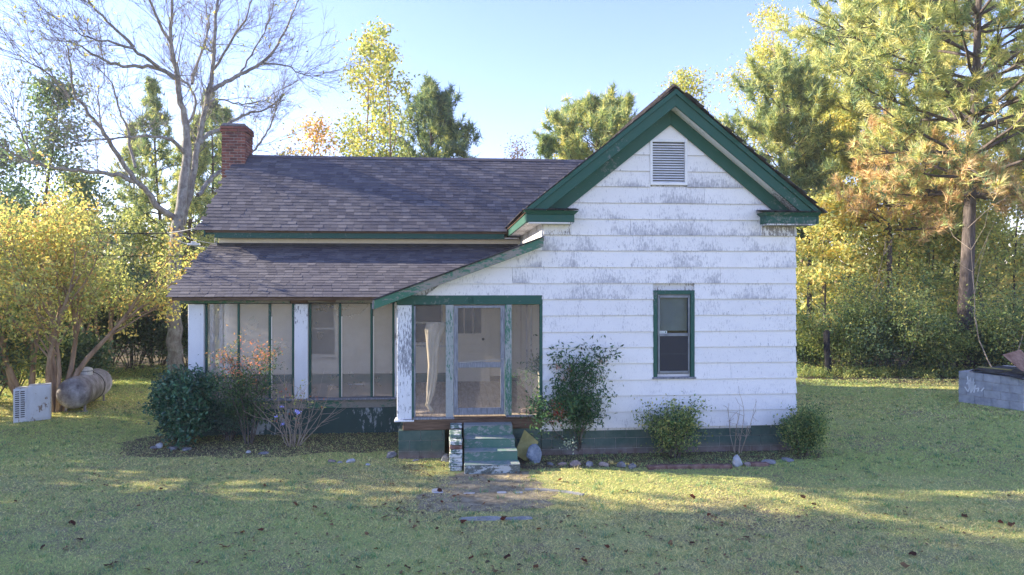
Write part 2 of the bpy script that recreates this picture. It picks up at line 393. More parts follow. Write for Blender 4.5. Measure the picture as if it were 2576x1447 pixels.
# --- solid walls behind the boards
def wallplate(poly, hole=None):
    """front wall of the wing with the window opening cut out"""
    (hx0, hx1, hz0, hz1) = hole
    out = MB()
    for a in ((1, 0, hx0), (-1, 0, -hx1)):
        p = clip(poly, *a); out.prism([(x, F + .03, z) for x, z in p], (0, .12, 0))
    mid = clip(clip(poly, 1, 0, hx1), -1, 0, -hx0)
    out.prism([(x, F + .03, z) for x, z in clip(mid, 0, 1, hz0)], (0, .12, 0)); out.prism([(x, F + .03, z) for x, z in clip(mid, 0, -1, -hz1)], (0, .12, 0))
    return out
wp = [(WX0 + .03, .4), (WX1 - .03, .4), (WX1 - .03, roofz(WX1) - .13), (RX, RZ - .14), (WX0 + .03, roofz(WX0) - .13)]
WIN = (3.70, 4.33, 1.42, 2.90)
H(wallplate(wp, WIN), 'front_wall', 'white')
# triangle of wall above the entrance
H(MB().prism([(-1.0, F + .03, 2.73), (WX0 + .028, F + .03, 2.73), (WX0 + .028, F + .03, vestz(WX0) - .08), (-1.0, F + .03, vestz(-1.0) - .08)], (0, .1, 0)), 'entrance_wall', 'white')

# --- siding boards of the gabled front, one object each
EXP = .2952
rb = random.Random(5)
NB = 0
def board(poly, z0, y=F, mat='siding', lean=(.034, .010), parent=house):
    if len(poly) < 3: return
    a = [(x, y + .028, z) for x, z in poly]
    b = [(x, y - (lean[0] + (lean[1] - lean[0]) * min(1, max(0, (z - z0) / EXP))) + .0, z) for x, z in poly]
    n = len(poly); mb = MB(); mb.add(a + b, [tuple(range(n)), tuple(range(n, 2 * n))[::-1]] + [(i, (i + 1) % n, n + (i + 1) % n, n + i) for i in range(n)])
    o = mb.obj('siding_board', M[mat], parent)
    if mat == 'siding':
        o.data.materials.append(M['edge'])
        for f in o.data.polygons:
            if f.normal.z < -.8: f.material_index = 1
    return o
seams = {1: [3.9], 3: [5.1], 6: [], 8: [1.25], 9: [1.02, 4.9], 12: [3.2], 14: [4.6]}
for k in range(22):
    z0 = .45 + k * EXP + rb.uniform(-.004, .004); z1 = .45 + (k + 1) * EXP + .012
    if z0 > RZ - .3: break
    xl = WX0 - .012 - rb.uniform(0, .012); xr = WX1 + .015 + rb.uniform(-.01, .014) + max(0, (6 - k)) * .004
    if 2.88 < z1 and vestz(WX0) > z0: xl = -1.02 if z0 > 2.7 else xl
    pieces = [[xl] + [s for s in seams.get(k, []) if s > xl] + [xr]]
    cuts = pieces[0]
    for i in range(len(cuts) - 1):
        a, b = cuts[i] + (.002 if i else 0), cuts[i + 1] - (.002 if i < len(cuts) - 2 else 0)
        parts = [(a, b)]
        lo, hi = z0, z1
        if z1 > WIN[2] - .06 and z0 < WIN[3] + .05: parts = [(a, min(b, 3.625)), (max(a, 4.405), b)]
        if z1 > 4.93 and z0 < 5.75: parts = [(a, min(b, 3.565)), (max(a, 4.265), b)]
        for (p, q) in parts:
            if q - p < .03: continue
            poly = [(p, lo), (q, lo), (q, hi), (p, hi)]
            tilt = rb.uniform(-.004, .004); poly = [(x, z + tilt * (x - p) / 3) for x, z in poly]
            poly = clip(poly, PM, 1, RZ - .13 + PM * RX); poly = clip(poly, -PM, 1, RZ - .13 - PM * RX)
            if p < WX0 - .1:                                          # over the entrance: under the sloping rake
                right = clip(poly, -1, 0, -(WX0 - .012)); left = clip(clip(poly, 1, 0, WX0 - .012), -.372, 1, vestz(0) - .1)
                left = clip(left, 0, -1, -2.89)
                if len(right) > 2 and len(left) > 2 and z1 < vestz(WX0) - .12:
                    poly = clip(clip(poly, -.372, 1, vestz(0) - .1), 0, -1, -2.89) if z1 < 3.7 and z0 > 2.88 else None
                    if poly: board(poly, z0); continue
                board(left, z0); board(right, z0); continue
            board(poly, z0)
H(MB().box(WX1 - .01, WX1 + .012, F + .03, F + 6, .45, 4.3), 'side_wall', 'white')
for k in range(13):                                                   # right flank, seen only at its edge
    z0 = .45 + k * EXP; flare = rb.uniform(0, .012) + max(0, 5 - k) * .004
    MB().add([(WX1 + .013, F - .004, z0), (WX1 + .045 + flare, F - .004, z0), (WX1 + .022, F - .004, z0 + EXP + .01), (WX1 + .013, F - .004, z0 + EXP + .01)] +
             [(WX1 + .013, F + 6, z0), (WX1 + .045, F + 6, z0), (WX1 + .022, F + 6, z0 + EXP + .01), (WX1 + .013, F + 6, z0 + EXP + .01)],
             [(3, 2, 1, 0), (4, 5, 6, 7), (0, 1, 5, 4), (1, 2, 6, 5), (2, 3, 7, 6), (3, 0, 4, 7)]).obj('siding_board', M['siding'], house)
# --- left flank of the wing, inside the porch: cream vertical planks, a closed door with a white casing
H(MB().box(WX0 + .03, WX0 + .13, F + .15, BW + .1, .4, 4.35), 'porch_side_wall', 'cream')
for i in range(14):
    y0 = F + .16 + i * .31
    if y0 + .3 > BW or 14.35 < y0 + .15 < 15.35: continue
    H(MB().box(WX0 + .005, WX0 + .03, y0, y0 + .304, FL, 2.74), 'wall_plank', 'cream', bevel=.003)
dr = H(MB().box(WX0 + .005, WX0 + .032, 14.5, 15.3, FL, 2.68), 'side_door', 'cream', bevel=.004)
H(MB().box(WX0 - .02, WX0 + .004, 14.40, 14.5, FL, 2.7), 'door_casing', 'white', dr); H(MB().box(WX0 - .02, WX0 + .004, 15.3, 15.4, FL, 2.7), 'door_casing', 'white', dr)
H(MB().box(WX0 - .004, WX0 + .004, 14.5, 14.56, FL, 2.68), 'door_edge', 'dark', dr)
# upper strip of that flank, above the entrance roof
H(MB().box(WX0 - .012, WX0 + .028, F + .03, BW, 3.7, 4.33), 'upper_side_wall', 'white')

# --- back wall of the porch (front wall of the main body) with cream boards
H(MB().box(MX0, WX0 + .03, BW + .03, BW + .15, .4, 4.4), 'porch_back_wall', 'cream')
BWIN = [(-3.50, -2.88, 1.36, 2.62), (-1.08, -.32, 1.62, 2.62)]
DOOR = (-.12, .72)
for k in range(8):
    z0 = FL + .22 + k * .27; z1 = min(z0 + .278, 2.76)
    if z0 > 2.74: break
    segs = [MX0 + .02, DOOR[0] - .1], [DOOR[1] + .1, WX0]
    for s in segs:
        xs = [s]
        for wn in BWIN:
            if z1 > wn[2] - .09 and z0 < wn[3] + .08:
                nx = []
                for a, b in xs:
                    if wn[0] - .08 < b and wn[1] + .08 > a: nx += [[a, wn[0] - .08], [wn[1] + .08, b]]
                    else: nx.append([a, b])
                xs = nx
        for a, b in xs:
            if b - a > .05: board([(a, z0), (b, z0), (b, z1), (a, z1)], z0, BW, 'cream', (.012, .002))
H(MB().box(MX0 + .02, DOOR[0] - .1, BW - .035, BW + .02, FL, FL + .21), 'baseboard', 'green', bevel=.004)
H(MB().box(DOOR[1] + .1, WX0, BW - .035, BW + .02, FL, FL + .12), 'baseboard', 'dark', bevel=.004)
def window(x0, x1, z0, z1, y, casing, cmat, sash, blind=None, name='window', cw=.075, solid=False):
    wd = H(MB().box(x0 - cw, x0, y - .035, y + .03, z0 - cw * .6, z1 + cw).box(x1, x1 + cw, y - .035, y + .03, z0 - cw * .6, z1 + cw)
           .box(x0, x1, y - .035, y + .03, z1, z1 + cw), name, cmat, bevel=.004)
    H(MB().box(x0 - cw - .02, x1 + cw + .02, y - .06, y + .03, z0 - cw * .6 - .035, z0 - cw * .6), 'sill', casing, wd, bevel=.004)
    zm = z0 + (z1 - z0) * .5
    e = .035
    fr = MB()
    for (a, b, yy) in ((z0, zm + .012, .035), (zm - .012, z1, .0)):
        fr.box(x0, x0 + e, y + yy, y + yy + .03, a, b).box(x1 - e, x1, y + yy, y + yy + .03, a, b).box(x0 + e, x1 - e, y + yy, y + yy + .03, a, a + e).box(x0 + e, x1 - e, y + yy, y + yy + .03, b - e, b)
    H(fr, 'sash', sash, wd)
    if solid:
        H(MB().box(x0 + e, x1 - e, y + .004, y + .012, z0 + e, z1 - e), 'pane', 'dark_pane', wd); return wd
    H(MB().box(x0 + e, x1 - e, y + .048, y + .052, z0 + e, zm - .024), 'pane', 'glass', wd); H(MB().box(x0 + e, x1 - e, y + .013, y + .017, zm + .024, z1 - e), 'pane', 'glass', wd)
    if blind: H(MB().box(x0 + .01, x1 - .01, y + .10, y + .104, blind, z1), 'blind', 'blind', wd)
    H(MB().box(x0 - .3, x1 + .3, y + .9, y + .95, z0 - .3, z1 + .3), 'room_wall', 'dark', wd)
    return wd
fw = window(*WIN, F, 'grey_wood', 'green', 'metalg', blind=WIN[2] + .80)
H(MB().box(3.735, 4.295, F - .022, F - .012, 1.45, 1.485).box(3.735, 4.295, F - .022, F - .012, 2.13, 2.165).box(3.735, 4.295, F - .022, F - .012, 2.84, 2.87)
  .box(3.72, 3.745, F - .022, F - .012, 1.43, 2.89).box(4.285, 4.31, F - .022, F - .012, 1.43, 2.89), 'storm_frame', 'metalg', fw)
H(MB().box(3.745, 4.285, F + .075, F + .095, 1.78, 1.80), 'muntin', 'metalw', fw)
H(MB().box(3.748, 3.89, F - .002, F + .0, 2.178, 2.225), 'warning_sticker', 'metalw', fw); H(MB().lathe([(0.001, 0), (.016, 0), (.016, .001), (.001, .001)], 14, Matrix.Translation((3.862, F - .0025, 2.202)) @ Matrix.Rotation(R(90), 4, 'X')), 'sticker_mark', 'green_worn', fw)
for zz in (2.212, 2.200, 2.189): H(MB().box(3.757, 3.835, F - .0035, F - .0025, zz - .002, zz + .002), 'sticker_print', 'green_worn', fw)
H(MB().box(3.746, 4.284, F - .012, F - .010, 1.486, 2.129), 'half_screen', 'dark_screen', fw)
for b in BWIN: window(*b, BW - .034, 'white', 'cream', 'white', solid=True)
# front door with three upright panes
fd = H(MB().box(DOOR[0], DOOR[1], BW - .01, BW + .03, FL, 2.66), 'front_door', 'cream', bevel=.004)
H(MB().box(DOOR[0] - .1, DOOR[0], BW - .045, BW + .03, FL, 2.72).box(DOOR[1], DOOR[1] + .1, BW - .045, BW + .03, FL, 2.72), 'door_casing', 'cream', fd, bevel=.003)
for i in range(3): H(MB().box(.0 + i * .212, .185 + i * .212, BW - .018, BW - .008, 1.86, 2.5), 'pane', 'dark_pane', fd)
for i in range(4): H(MB().box(DOOR[0] + .06, DOOR[1] - .06, BW - .022, BW - .011, 1.02 + i * .2, 1.17 + i * .2), 'door_panel', 'cream', fd, bevel=.006)
H(MB().lathe([(.012, 0), (.012, .03), (.03, .04), (.034, .055), (.02, .075)], 14, Matrix.Translation((.655, BW - .011, 1.72)) @ Matrix.Rotation(R(90), 4, 'X')), 'door_knob', 'char', fd, smooth=True)

# --- porch floor, ceiling, sills
fl = MB(); H(MB().box(MX0 + .05, WX0, LF + .02, BW, FL - .08, FL - .03).box(-1.0, WX0, F + .1, LF + .02, FL - .08, FL - .03), 'porch_floor', 'brown_wood')
pf = bpy.data.objects['porch_floor']
nb = 0
x = MX0 + .06
while x < WX0 - .02:                                                   # floor boards run front to back
    y0 = (F + .02) if x > -1.0 else LF - .05
    H(MB().box(x, min(x + .134, WX0 - .002), y0, BW - .002, FL - .03, FL + rb.uniform(-.002, .002)), 'floor_board', 'floor_wood', pf); x += .14
H(MB().box(MX0 + .05, WX0, LF, BW, 2.76, 2.79).box(-1.02, WX0, F + .14, LF, 2.76, 2.79), 'porch_ceiling', 'cream')
# left part of the porch: sill, skirt board, parged foundation
H(MB().box(-5.48, -1.03, LF - .12, LF + .1, FL - .025, FL + .012), 'porch_sill', 'grey_wood', bevel=.006)
H(MB().box(-5.44, -1.04, LF - .03, LF + .03, FL - .2, FL - .026), 'skirt_board', 'green_worn', bevel=.004)
H(MB().box(-5.44, -1.03, LF - .06, LF + .2, -.2, FL - .201), 'parged_foundation', 'parge', bevel=.01)
H(MB().box(-5.46, -5.26, LF + .2, BW + 3, -.2, FL - .1), 'parged_foundation', 'parge')
# --- posts
def post(x0, x1, y0, y1, z0, z1, mat): return H(MB().box(x0, x1, y0, y1, z0, z1), 'porch_post', mat, bevel=.008)
post(-5.46, -5.15, LF - .1, LF + .12, FL + .012, 2.665, 'post'); post(-3.335, -3.06, LF - .1, LF + .12, FL + .012, 2.665, 'post')
post(-1.055, -.79, F - .02, F + .2, .665, 2.715, 'post_flake'); post(-1.28, -1.05, LF - .08, LF + .15, FL + .012, 2.70, 'post')
H(MB().box(-1.10, -.75, F - .06, F + .22, .63, .664), 'post_base', 'post_flake', bevel=.006)
# --- left screened bays: mullions, screens
def mull(x0, x1, y=LF, z0=FL + .012, z1=2.665, mat='green', d=.05): return H(MB().box(x0, x1, y - d / 2, y + d / 2, z0, z1), 'mullion', mat, bevel=.003)
def lx(px, Y=LF): t = (px - 1288) / FPX; return Y * (math.sin(PSI) + t * math.cos(PSI)) / (math.cos(PSI) - t * math.sin(PSI))
for a, b in ((517.5, 522), (598, 603), (676, 682), (735, 740.5), (777.5, 783), (853, 858.5), (932, 938), (987, 992)): mull(lx(a), lx(b))
def scr(x0, x1, y, z0, z1, m='screen'):
    return H(MB().add([(x0, y, z0), (x1, y, z0), (x1, y, z1), (x0, y, z1)], [(0, 1, 2, 3)]), 'screen_panel', m)
for a, b in ((522, 598), (603, 676), (682, 735), (783, 853), (858.5, 932), (938, 987)):
    scr(lx(a) + .001, lx(b) - .001, LF + .012, FL + .03, 2.66)
# thin light edge strips beside some mullions
for a in (683, 859, 939): H(MB().box(lx(a), lx(a) + .016, LF - .02, LF + .005, FL + .03, 2.4), 'screen_bead', 'cream')
# left end of the porch: weathered frame posts and screens
for y in (15.35, 15.95, 16.55): H(MB().box(-5.45, -5.37, y, y + .1, FL, 2.7), 'end_post', 'white', bevel=.004)
H(MB().box(-5.45, -5.37, LF + .12, BW, FL, FL + .1), 'end_rail', 'white', bevel=.004)
for y0, y1 in ((14.93, 15.34), (15.46, 15.94), (16.06, 16.54)):
    H(MB().add([(-5.41, y0, FL + .11), (-5.41, y1, FL + .11), (-5.41, y1, 2.68), (-5.41, y0, 2.68)], [(0, 1, 2, 3)]), 'screen_panel', 'screen2')
# --- left flank of the entrance: a screened bay between the front and the corner post
for y in (13.5,): H(MB().box(-1.03, -.97, y, y + .05, FL, 2.7), 'mullion', 'green', bevel=.003)
for y0, y1 in ((F + .21, 13.49), (13.56, LF - .09)): H(MB().add([(-1.0, y0, FL + .03), (-1.0, y1, FL + .03), (-1.0, y1, 2.7), (-1.0, y0, 2.7)], [(0, 1, 2, 3)]), 'screen_panel', 'screen2')
# --- beams and boards under the eave
H(MB().box(-5.62, -3.42, LF - .14, LF - .10, 2.685, 2.785), 'eave_board', 'green_worn', bevel=.006, label='weathered grey board with green paint nearly gone')
H(MB().box(-3.41, -3.06, LF - .11, LF - .07, 2.68, 2.79), 'eave_board', 'brown_wood', bevel=.01, label='bare dark brown gap in the eave board')
H(MB().box(-3.05, -1.33, LF - .15, LF - .10, 2.69, 2.785, (R(.6), 4, 'Y')), 'eave_board', 'green_worn', bevel=.006, label='green eave board split and curling at its left end')
H(MB().prism([(-3.2, LF - .17, 2.755), (-2.5, LF - .17, 2.70), (-2.45, LF - .17, 2.76), (-2.7, LF - .17, 2.785)], (0, .018, 0)), 'splintered_board', 'brown_wood')
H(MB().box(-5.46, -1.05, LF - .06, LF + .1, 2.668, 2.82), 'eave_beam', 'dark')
# --- entrance: header, mullions, trim, sill
H(MB().box(-1.06, WX0 + .0, F - .03, F + .028, 2.722, 2.892), 'entrance_header', 'green', bevel=.006)
def ring(r, rt, th):
    mb = MB(); n = 24
    mb.tube([(math.cos(2 * math.pi * i / n) * r + .27, F - .034, math.sin(2 * math.pi * i / n) * r + 2.805) for i in range(n + 1)], rt, 6, False); return mb
H(ring(.052, .008, 0), 'horseshoe_ring', 'green'); H(ring(.026, .006, 0), 'horseshoe_ring', 'green')
mull(-.788, -.755, F, .70, 2.72, 'green'); mull(-.185, -.045, F, .69, 2.72, 'green_post', .09); mull(.885, 1.005, F, .72, 2.72, 'green_post', .09); mull(1.515, 1.568, F, .72, 2.72, 'green', .07)
scr(-.754, -.186, F + .015, .72, 2.71, 'screen2'); scr(1.006, 1.514, F + .015, .75, 2.71, 'screen2')
H(MB().box(-.754, -.725, F - .015, F + .01, .71, 2.7), 'screen_bead', 'grey_wood')
sdo = H(MB().box(-.04, .035, F - .045, F - .01, .735, 2.705), 'screen_door', 'grey_wood', bevel=.004)
H(MB().box(.80, .878, F - .045, F - .01, .735, 2.705), 'door_stile', 'grey_wood', sdo, bevel=.004)
H(MB().box(.035, .80, F - .044, F - .011, 2.66, 2.705), 'door_rail', 'grey_wood', sdo, bevel=.004); H(MB().box(.035, .80, F - .044, F - .011, 1.585, 1.685), 'door_rail', 'grey_wood', sdo, bevel=.004)
H(MB().box(.035, .80, F - .044, F - .011, .735, .86), 'door_rail', 'grey_wood', sdo, bevel=.004)
H(MB().add([(.035, F - .02, .86), (.80, F - .02, .86), (.80, F - .02, 1.585), (.035, F - .02, 1.585)], [(0, 1, 2, 3)]), 'screen_panel', 'screen2', sdo)
H(MB().add([(.035, F - .02, 1.685), (.80, F - .02, 1.685), (.80, F - .02, 2.66), (.035, F - .02, 2.66)], [(0, 1, 2, 3)]), 'screen_panel', 'screen2', sdo)
H(MB().tube([(.06, F - .05, 1.68), (.4, F - .055, 1.70), (.85, F - .05, 1.745)], .006, 5), 'pull_cord', 'wire', sdo)
H(MB().box(.895, .925, F - .052, F - .046, 2.48, 2.58), 'hinge', 'metalg', sdo)
H(MB().box(-.95, 1.56, F - .05, F + .02, .475, .665), 'sill_beam', 'brown_wood', bevel=.01)
H(MB().box(-.76, -.03, F - .07, F + .02, .666, .70), 'sill_cap', 'grey_wood', bevel=.004); H(MB().box(.9, 1.57, F - .07, F + .02, .69, .715), 'sill_cap', 'grey_wood', bevel=.004)
H(MB().box(-.04, .9, F - .06, F + .02, .666, .70), 'sill_cap', 'brown_wood', bevel=.004)
H(MB().box(WX0 - .045, WX0 - .015, F - .04, F + .05, .44, .83), 'corner_board', 'white', bevel=.004)
H(MB().box(WX0 - .05, WX0 - .02, F - .03, F + .02, .83, 1.05), 'corner_board', 'grey_wood', bevel=.004)

# --- foundations of block
def blocks(x0, x1, y, z0, rows, h=.19, w=.395, mat='block', parent=house, name='concrete_block', base=True):
    for r in range(rows):
        x = x0 - (0 if r % 2 == 0 else w / 2)
        while x < x1 - .02:
            a, b = max(x, x0), min(x + w, x1)
            if b - a > .03: MB().box(a + .003, b - .003, y + rb.uniform(-.004, .004), y + .12, z0 + r * h + .003, z0 + (r + 1) * h - .003).obj(name, M[mat], parent, .005)
            x += w
    if base: H(MB().box(x0 + .004, x1 - .004, y + .012, y + .14, z0 + .002, z0 + rows * h - .004), 'mortar_core', 'mortar')
blocks(WX0 - .02, 6.2, F + .03, -.125, 3, .19)
blocks(-1.03, -.2, F - .02, -.10, 3, .191); blocks(1.0, WX0 - .03, F - .02, -.10, 3, .191)
H(MB().box(-1.03, -.9, F + .11, LF - .06, -.1, .47), 'parged_foundation', 'parge')
H(MB().box(6.2, 6.32, F + .05, F + 6, -.1, .46), 'side_foundation', 'block')

# --- roofs
def slab(name, poly, zf, th, mat='brown_wood'):
    a = [Vector((x, y, zf(x, y) - .02)) for x, y in poly]; return H(MB().prism(a, (0, 0, -th)), name, mat)
mainz = lambda x, y: EZ + PM * (y - EY) if y <= RY else EZ + PM * (2 * RY - EY - y)
main_roof = slab('main_roof', [(-5.75, EY), (RX, EY), (RX, RY), (-5.75, RY)], mainz, .06)
b2 = slab('back_roof', [(-5.75, RY), (RX, RY), (RX, 21.9), (-5.75, 21.9)], mainz, .06)
wing_roof = slab('gable_roof', [(1.22, F - .33), (RX, F - .33), (RX, 21.9), (1.22, 21.9)], lambda x, y: roofz(x), .06)
wing_r = slab('gable_roof', [(RX, F - .33), (6.67, F - .33), (6.67, 21.9), (RX, 21.9)], lambda x, y: roofz(x), .06)
porch_roof = slab('porch_roof', [(-5.66, 14.4), (-1.4, 14.4), (1.57, 16.85), (1.57, BW), (-5.66, BW)], lambda x, y: porchz(y), .06)
entry_roof = slab('entrance_roof', [(-1.42, F - .3), (1.56, F - .3), (1.56, 16.85), (-1.4, 14.4)], lambda x, y: vestz(x), .06)

PAL = [(.102, .102, .116), (.062, .063, .077), (.145, .14, .148), (.050, .051, .064), (.19, .18, .182), (.112, .107, .112), (.078, .079, .094)]
tabm = []
for i in range(14):
    wd = (.165, .185, .20, .175, .19, .16, .21)[i % 7]; th = .006 + .003 * (i % 3)
    V = [(0, -.0015 * (i % 3), 0), (wd, -.0015 * (i % 3), 0), (wd, .155, -.004), (0, .155, -.004)]; V = V + [(x, y, z + (th if y < .1 else .0035)) for x, y, z in V]
    me = np_mesh('shingle', V, [(4, 5, 6, 7), (0, 1, 5, 4), (1, 2, 6, 5), (3, 0, 4, 7)], tint=PAL[i % 7]); me.materials.append(M['shingle']); tabm.append((me, wd, V))
def shingle(name_part, O, U, V, width, length, keep, singles=0, ex=.135, seed=1):
    """lay tabs row by row on the plane O + u*U + v*V; the first `singles` of them are objects, the rest one mesh"""
    r = random.Random(seed); U, V, O = Vector(U).normalized(), Vector(V).normalized(), Vector(O); N = U.cross(V); tot = 0
    rows = int(length / ex) + 1; AV, AF, AT = [], [], []
    for j in range(rows):
        v = j * ex; u = -r.uniform(0, .15); sag = 0
        while u < width:
            k = r.randrange(14); me, wd, vs = tabm[k]; wob = .003 * math.sin(u * .5 + j * .07)
            p = O + U * u + V * (v + .012 * math.sin(u * .9 + seed)) + N * (wob + .006)
            c = O + U * (u + wd / 2) + V * (v + .07)
            u += wd + .004
            if u > width + .06 or not keep(c) or v > length - .03: continue
            if tot < singles:
                o = link('shingle', me, None, name_part); m = Matrix((U, V, N)).transposed().to_4x4(); m.translation = p; o.matrix_basis = m; tot += 1
            else:
                b = len(AV); AV += [tuple(p + U * x + V * y + N * z) for x, y, z in vs]; AF += [(b + 4, b + 5, b + 6, b + 7), (b, b + 1, b + 5, b + 4), (b + 1, b + 2, b + 6, b + 5), (b + 3, b, b + 4, b + 7)]
                t = r.uniform(.8, 1.2); AT += [tuple(x * t for x in PAL[k % 7])] * 4
    if AV: link('shingles', np_mesh('shingles', AV, AF, AT), M['shingle'], name_part, kind='stuff')
ang = math.atan(PM); pa = math.atan(.455); va = math.atan(.372)
shingle(porch_roof, (-5.74, 14.36, porchz(14.36)), (1, 0, 0), (0, math.cos(pa), math.sin(pa)), 7.3, 2.6 / math.cos(pa), lambda c: porchz(c.y) > vestz(c.x) - .05 and c.y < BW, 300, seed=1)
shingle(main_roof, (-5.84, EY - .05, EZ - .04), (1, 0, 0), (0, math.cos(ang), math.sin(ang)), 9.7, 2.70 / math.cos(ang), lambda c: mainz(c.x, c.y) > roofz(c.x) - .03 or c.x < 1.2, 0, seed=2)
shingle(entry_roof, (-1.47, BW, vestz(-1.47)), (0, -1, 0), (math.cos(va), 0, math.sin(va)), BW - F + .34, 3.0 / math.cos(va), lambda c: vestz(c.x) > porchz(c.y) - .05, 0, seed=3)
shingle(wing_roof, (1.17, 21.9, roofz(1.17)), (0, -1, 0), (math.cos(ang), 0, math.sin(ang)), 21.9 - F + .37, 2.77 / math.cos(ang), lambda c: c.y < EY or roofz(c.x) > mainz(c.x, c.y) - .03, 0, seed=4)
shingle(wing_r, (6.72, F - .37, roofz(6.72)), (0, 1, 0), (-math.cos(ang), 0, math.sin(ang)), 21.9 - F + .37, 2.77 / math.cos(ang), lambda c: True, 0, seed=5)
shingle(b2, (RX, 21.9, mainz(0, 21.9)), (-1, 0, 0), (0, -math.cos(ang), math.sin(ang)), 9.7, 2.75 / math.cos(ang), lambda c: True, 0, seed=6)
def caps(parent, P, Q, n, a):
    P, Q = Vector(P), Vector(Q); d = (Q - P).normalized(); side = Vector((0, 0, 1)).cross(d).normalized(); L = (Q - P).length / n; mb = MB()
    for i in range(n):
        p = P + d * (L * i); q = p + d * (L * 1.12); wv = []
        for (s, up, lift) in ((p, 0, .02), (q, 0, .008)):
            for k in (-1, 0, 1): wv.append(s + side * (k * .13 * math.cos(a)) + Vector((0, 0, lift + .012 - abs(k) * .13 * math.sin(a) + rb.uniform(-.003, .003))))
        mb.add(wv, [(0, 1, 4, 3), (1, 2, 5, 4)])
    o = mb.obj('ridge_caps', M['shingle'], parent); a_ = o.data.attributes.new('tint', 'FLOAT_COLOR', 'FACE'); a_.data.foreach_set('color', np.tile([.1, .09, .1, 1], len(o.data.polygons)).astype(np.float32)); o['kind'] = 'stuff'
caps(main_roof, (-5.45, RY, 6.475), (RX - 1, RY, 6.475), 36, ang); caps(wing_roof, (RX, F - .36, RZ + .02), (RX, 21.9, RZ + .02), 46, ang)
# --- main eave: fascia, frieze band
H(MB().box(-5.55, 1.15, EY + .02, EY + .06, EZ - .20, EZ - .045), 'eave_fascia', 'green', bevel=.005)
H(MB().box(-5.74, -5.55, EY + .03, EY + .06, EZ - .12, EZ - .045), 'eave_fascia', 'green', bevel=.005)
H(MB().box(-5.58, 1.5, EY + .06, BW + .02, EZ - .19, EZ - .165), 'soffit', 'white')
H(MB().box(MX0 - .02, 1.57, BW - .06, BW + .029, 3.98, EZ - .192), 'frieze_band', 'cream', bevel=.004)
H(MB().box(MX0 - .05, 1.50, BW - .11, BW - .062, 3.93, 4.03), 'roof_flashing', 'tarp', bevel=.004)
H(MB().prism([(MX0, BW + .03, 2.7), (MX0, RY, 2.7), (MX0, RY, 6.36), (MX0, BW + .03, 4.55)], (.1, 0, 0)).prism([(MX0, RY, 2.7), (MX0, 21.4, 2.7), (MX0, 21.4, 4.55), (MX0, RY, 6.36)], (.1, 0, 0)).box(MX0, MX0 + .1, BW + .03, 21.4, .4, 2.7), 'left_gable_wall', 'white')
H(MB().box(MX0, WX1, 21.3, 21.4, .0, 4.4), 'back_wall', 'white')
H(MB().prism([(-5.77, EY - .02, EZ - .05), (-5.77, RY, 6.43), (-5.77, RY, 6.30), (-5.77, EY - .02, EZ - .18)], (.03, 0, 0)), 'verge_board', 'green')
# --- gable: rake boards, crown moulds, frieze boards, soffits
def along(side, s0, s1, drop0, drop1, y0, y1, name, mat, bevel=.004, cutz=None):
    """board that follows the gable slope, between two depths below the roof line; side -1 left, +1 right"""
    xe0, xe1 = RX + side * s0, RX + side * s1
    p = [(xe0, RZ - PM * s0 - drop0), (xe1, RZ - PM * s1 - drop0), (xe1, RZ - PM * s1 - drop1), (xe0, RZ - PM * s0 - drop1)]
    if cutz: p = clip(p, 0, -1, -cutz)
    return H(MB().prism([(x, y0, z) for x, z in p], (0, y1 - y0, 0)), name, mat, bevel=bevel)
for sd_ in (-1, 1):
    along(sd_, .0, 2.74, .02, .12, F - .375, F - .33, 'crown_mould', 'green', cutz=4.40)
    along(sd_, .0, 2.70, .12, .33, F - .345, F - .305, 'rake_board', 'green', cutz=4.40)
    along(sd_, .0, 2.62, .30, .33, F - .304, F + .0, 'rake_soffit', 'white', cutz=4.36)
    along(sd_, .0, 2.30, .331, .60, F - .075, F - .035, 'frieze_board', 'green', cutz=4.40)
    # cornice return: box, crown, little shingled top
    a, b = (1.235, 2.14) if sd_ < 0 else (5.62, 6.64)
    H(MB().box(a + .03, b - .03, F - .30, F - .036, 4.20, 4.335), 'cornice_return', 'green', bevel=.006)
    H(MB().add([(a + .03, F - .305, 4.335), (b - .03, F - .305, 4.335), (b + .04, F - .365, 4.40), (a - .04, F - .365, 4.40), (a + .03, F - .04, 4.335), (b - .03, F - .04, 4.335), (b + .04, F - .04, 4.40), (a - .04, F - .04, 4.40)],
               [(0, 1, 2, 3), (7, 6, 5, 4), (4, 5, 1, 0), (3, 2, 6, 7), (0, 3, 7, 4), (1, 5, 6, 2)]), 'return_crown', 'green')
    rt = H(MB().add([(a - .05, F - .38, 4.405), (b + .05, F - .38, 4.405), (b + .05, F - .03, 4.46), (a - .05, F - .03, 4.46)], [(0, 1, 2, 3)]), 'return_roof', 'brown_wood')
    n = int((b - a + .1) / .19)
    for i in range(n):
        x = a - .05 + i * (b - a + .1) / n
        H(MB().prism([(x + .004, F - .395 + rb.uniform(-.01, .01), 4.41 + rb.uniform(0, .006)), (x + .18, F - .395 + rb.uniform(-.01, .01), 4.41 + rb.uniform(0, .006)), (x + .18, F - .06, 4.462), (x + .004, F - .06, 4.462)], (0, 0, .012)), 'return_shingle', 'tarp', rt)
    H(MB().box(a + .05, b - .05, F - .29, F - .036, 4.175, 4.199), 'return_soffit', 'white')
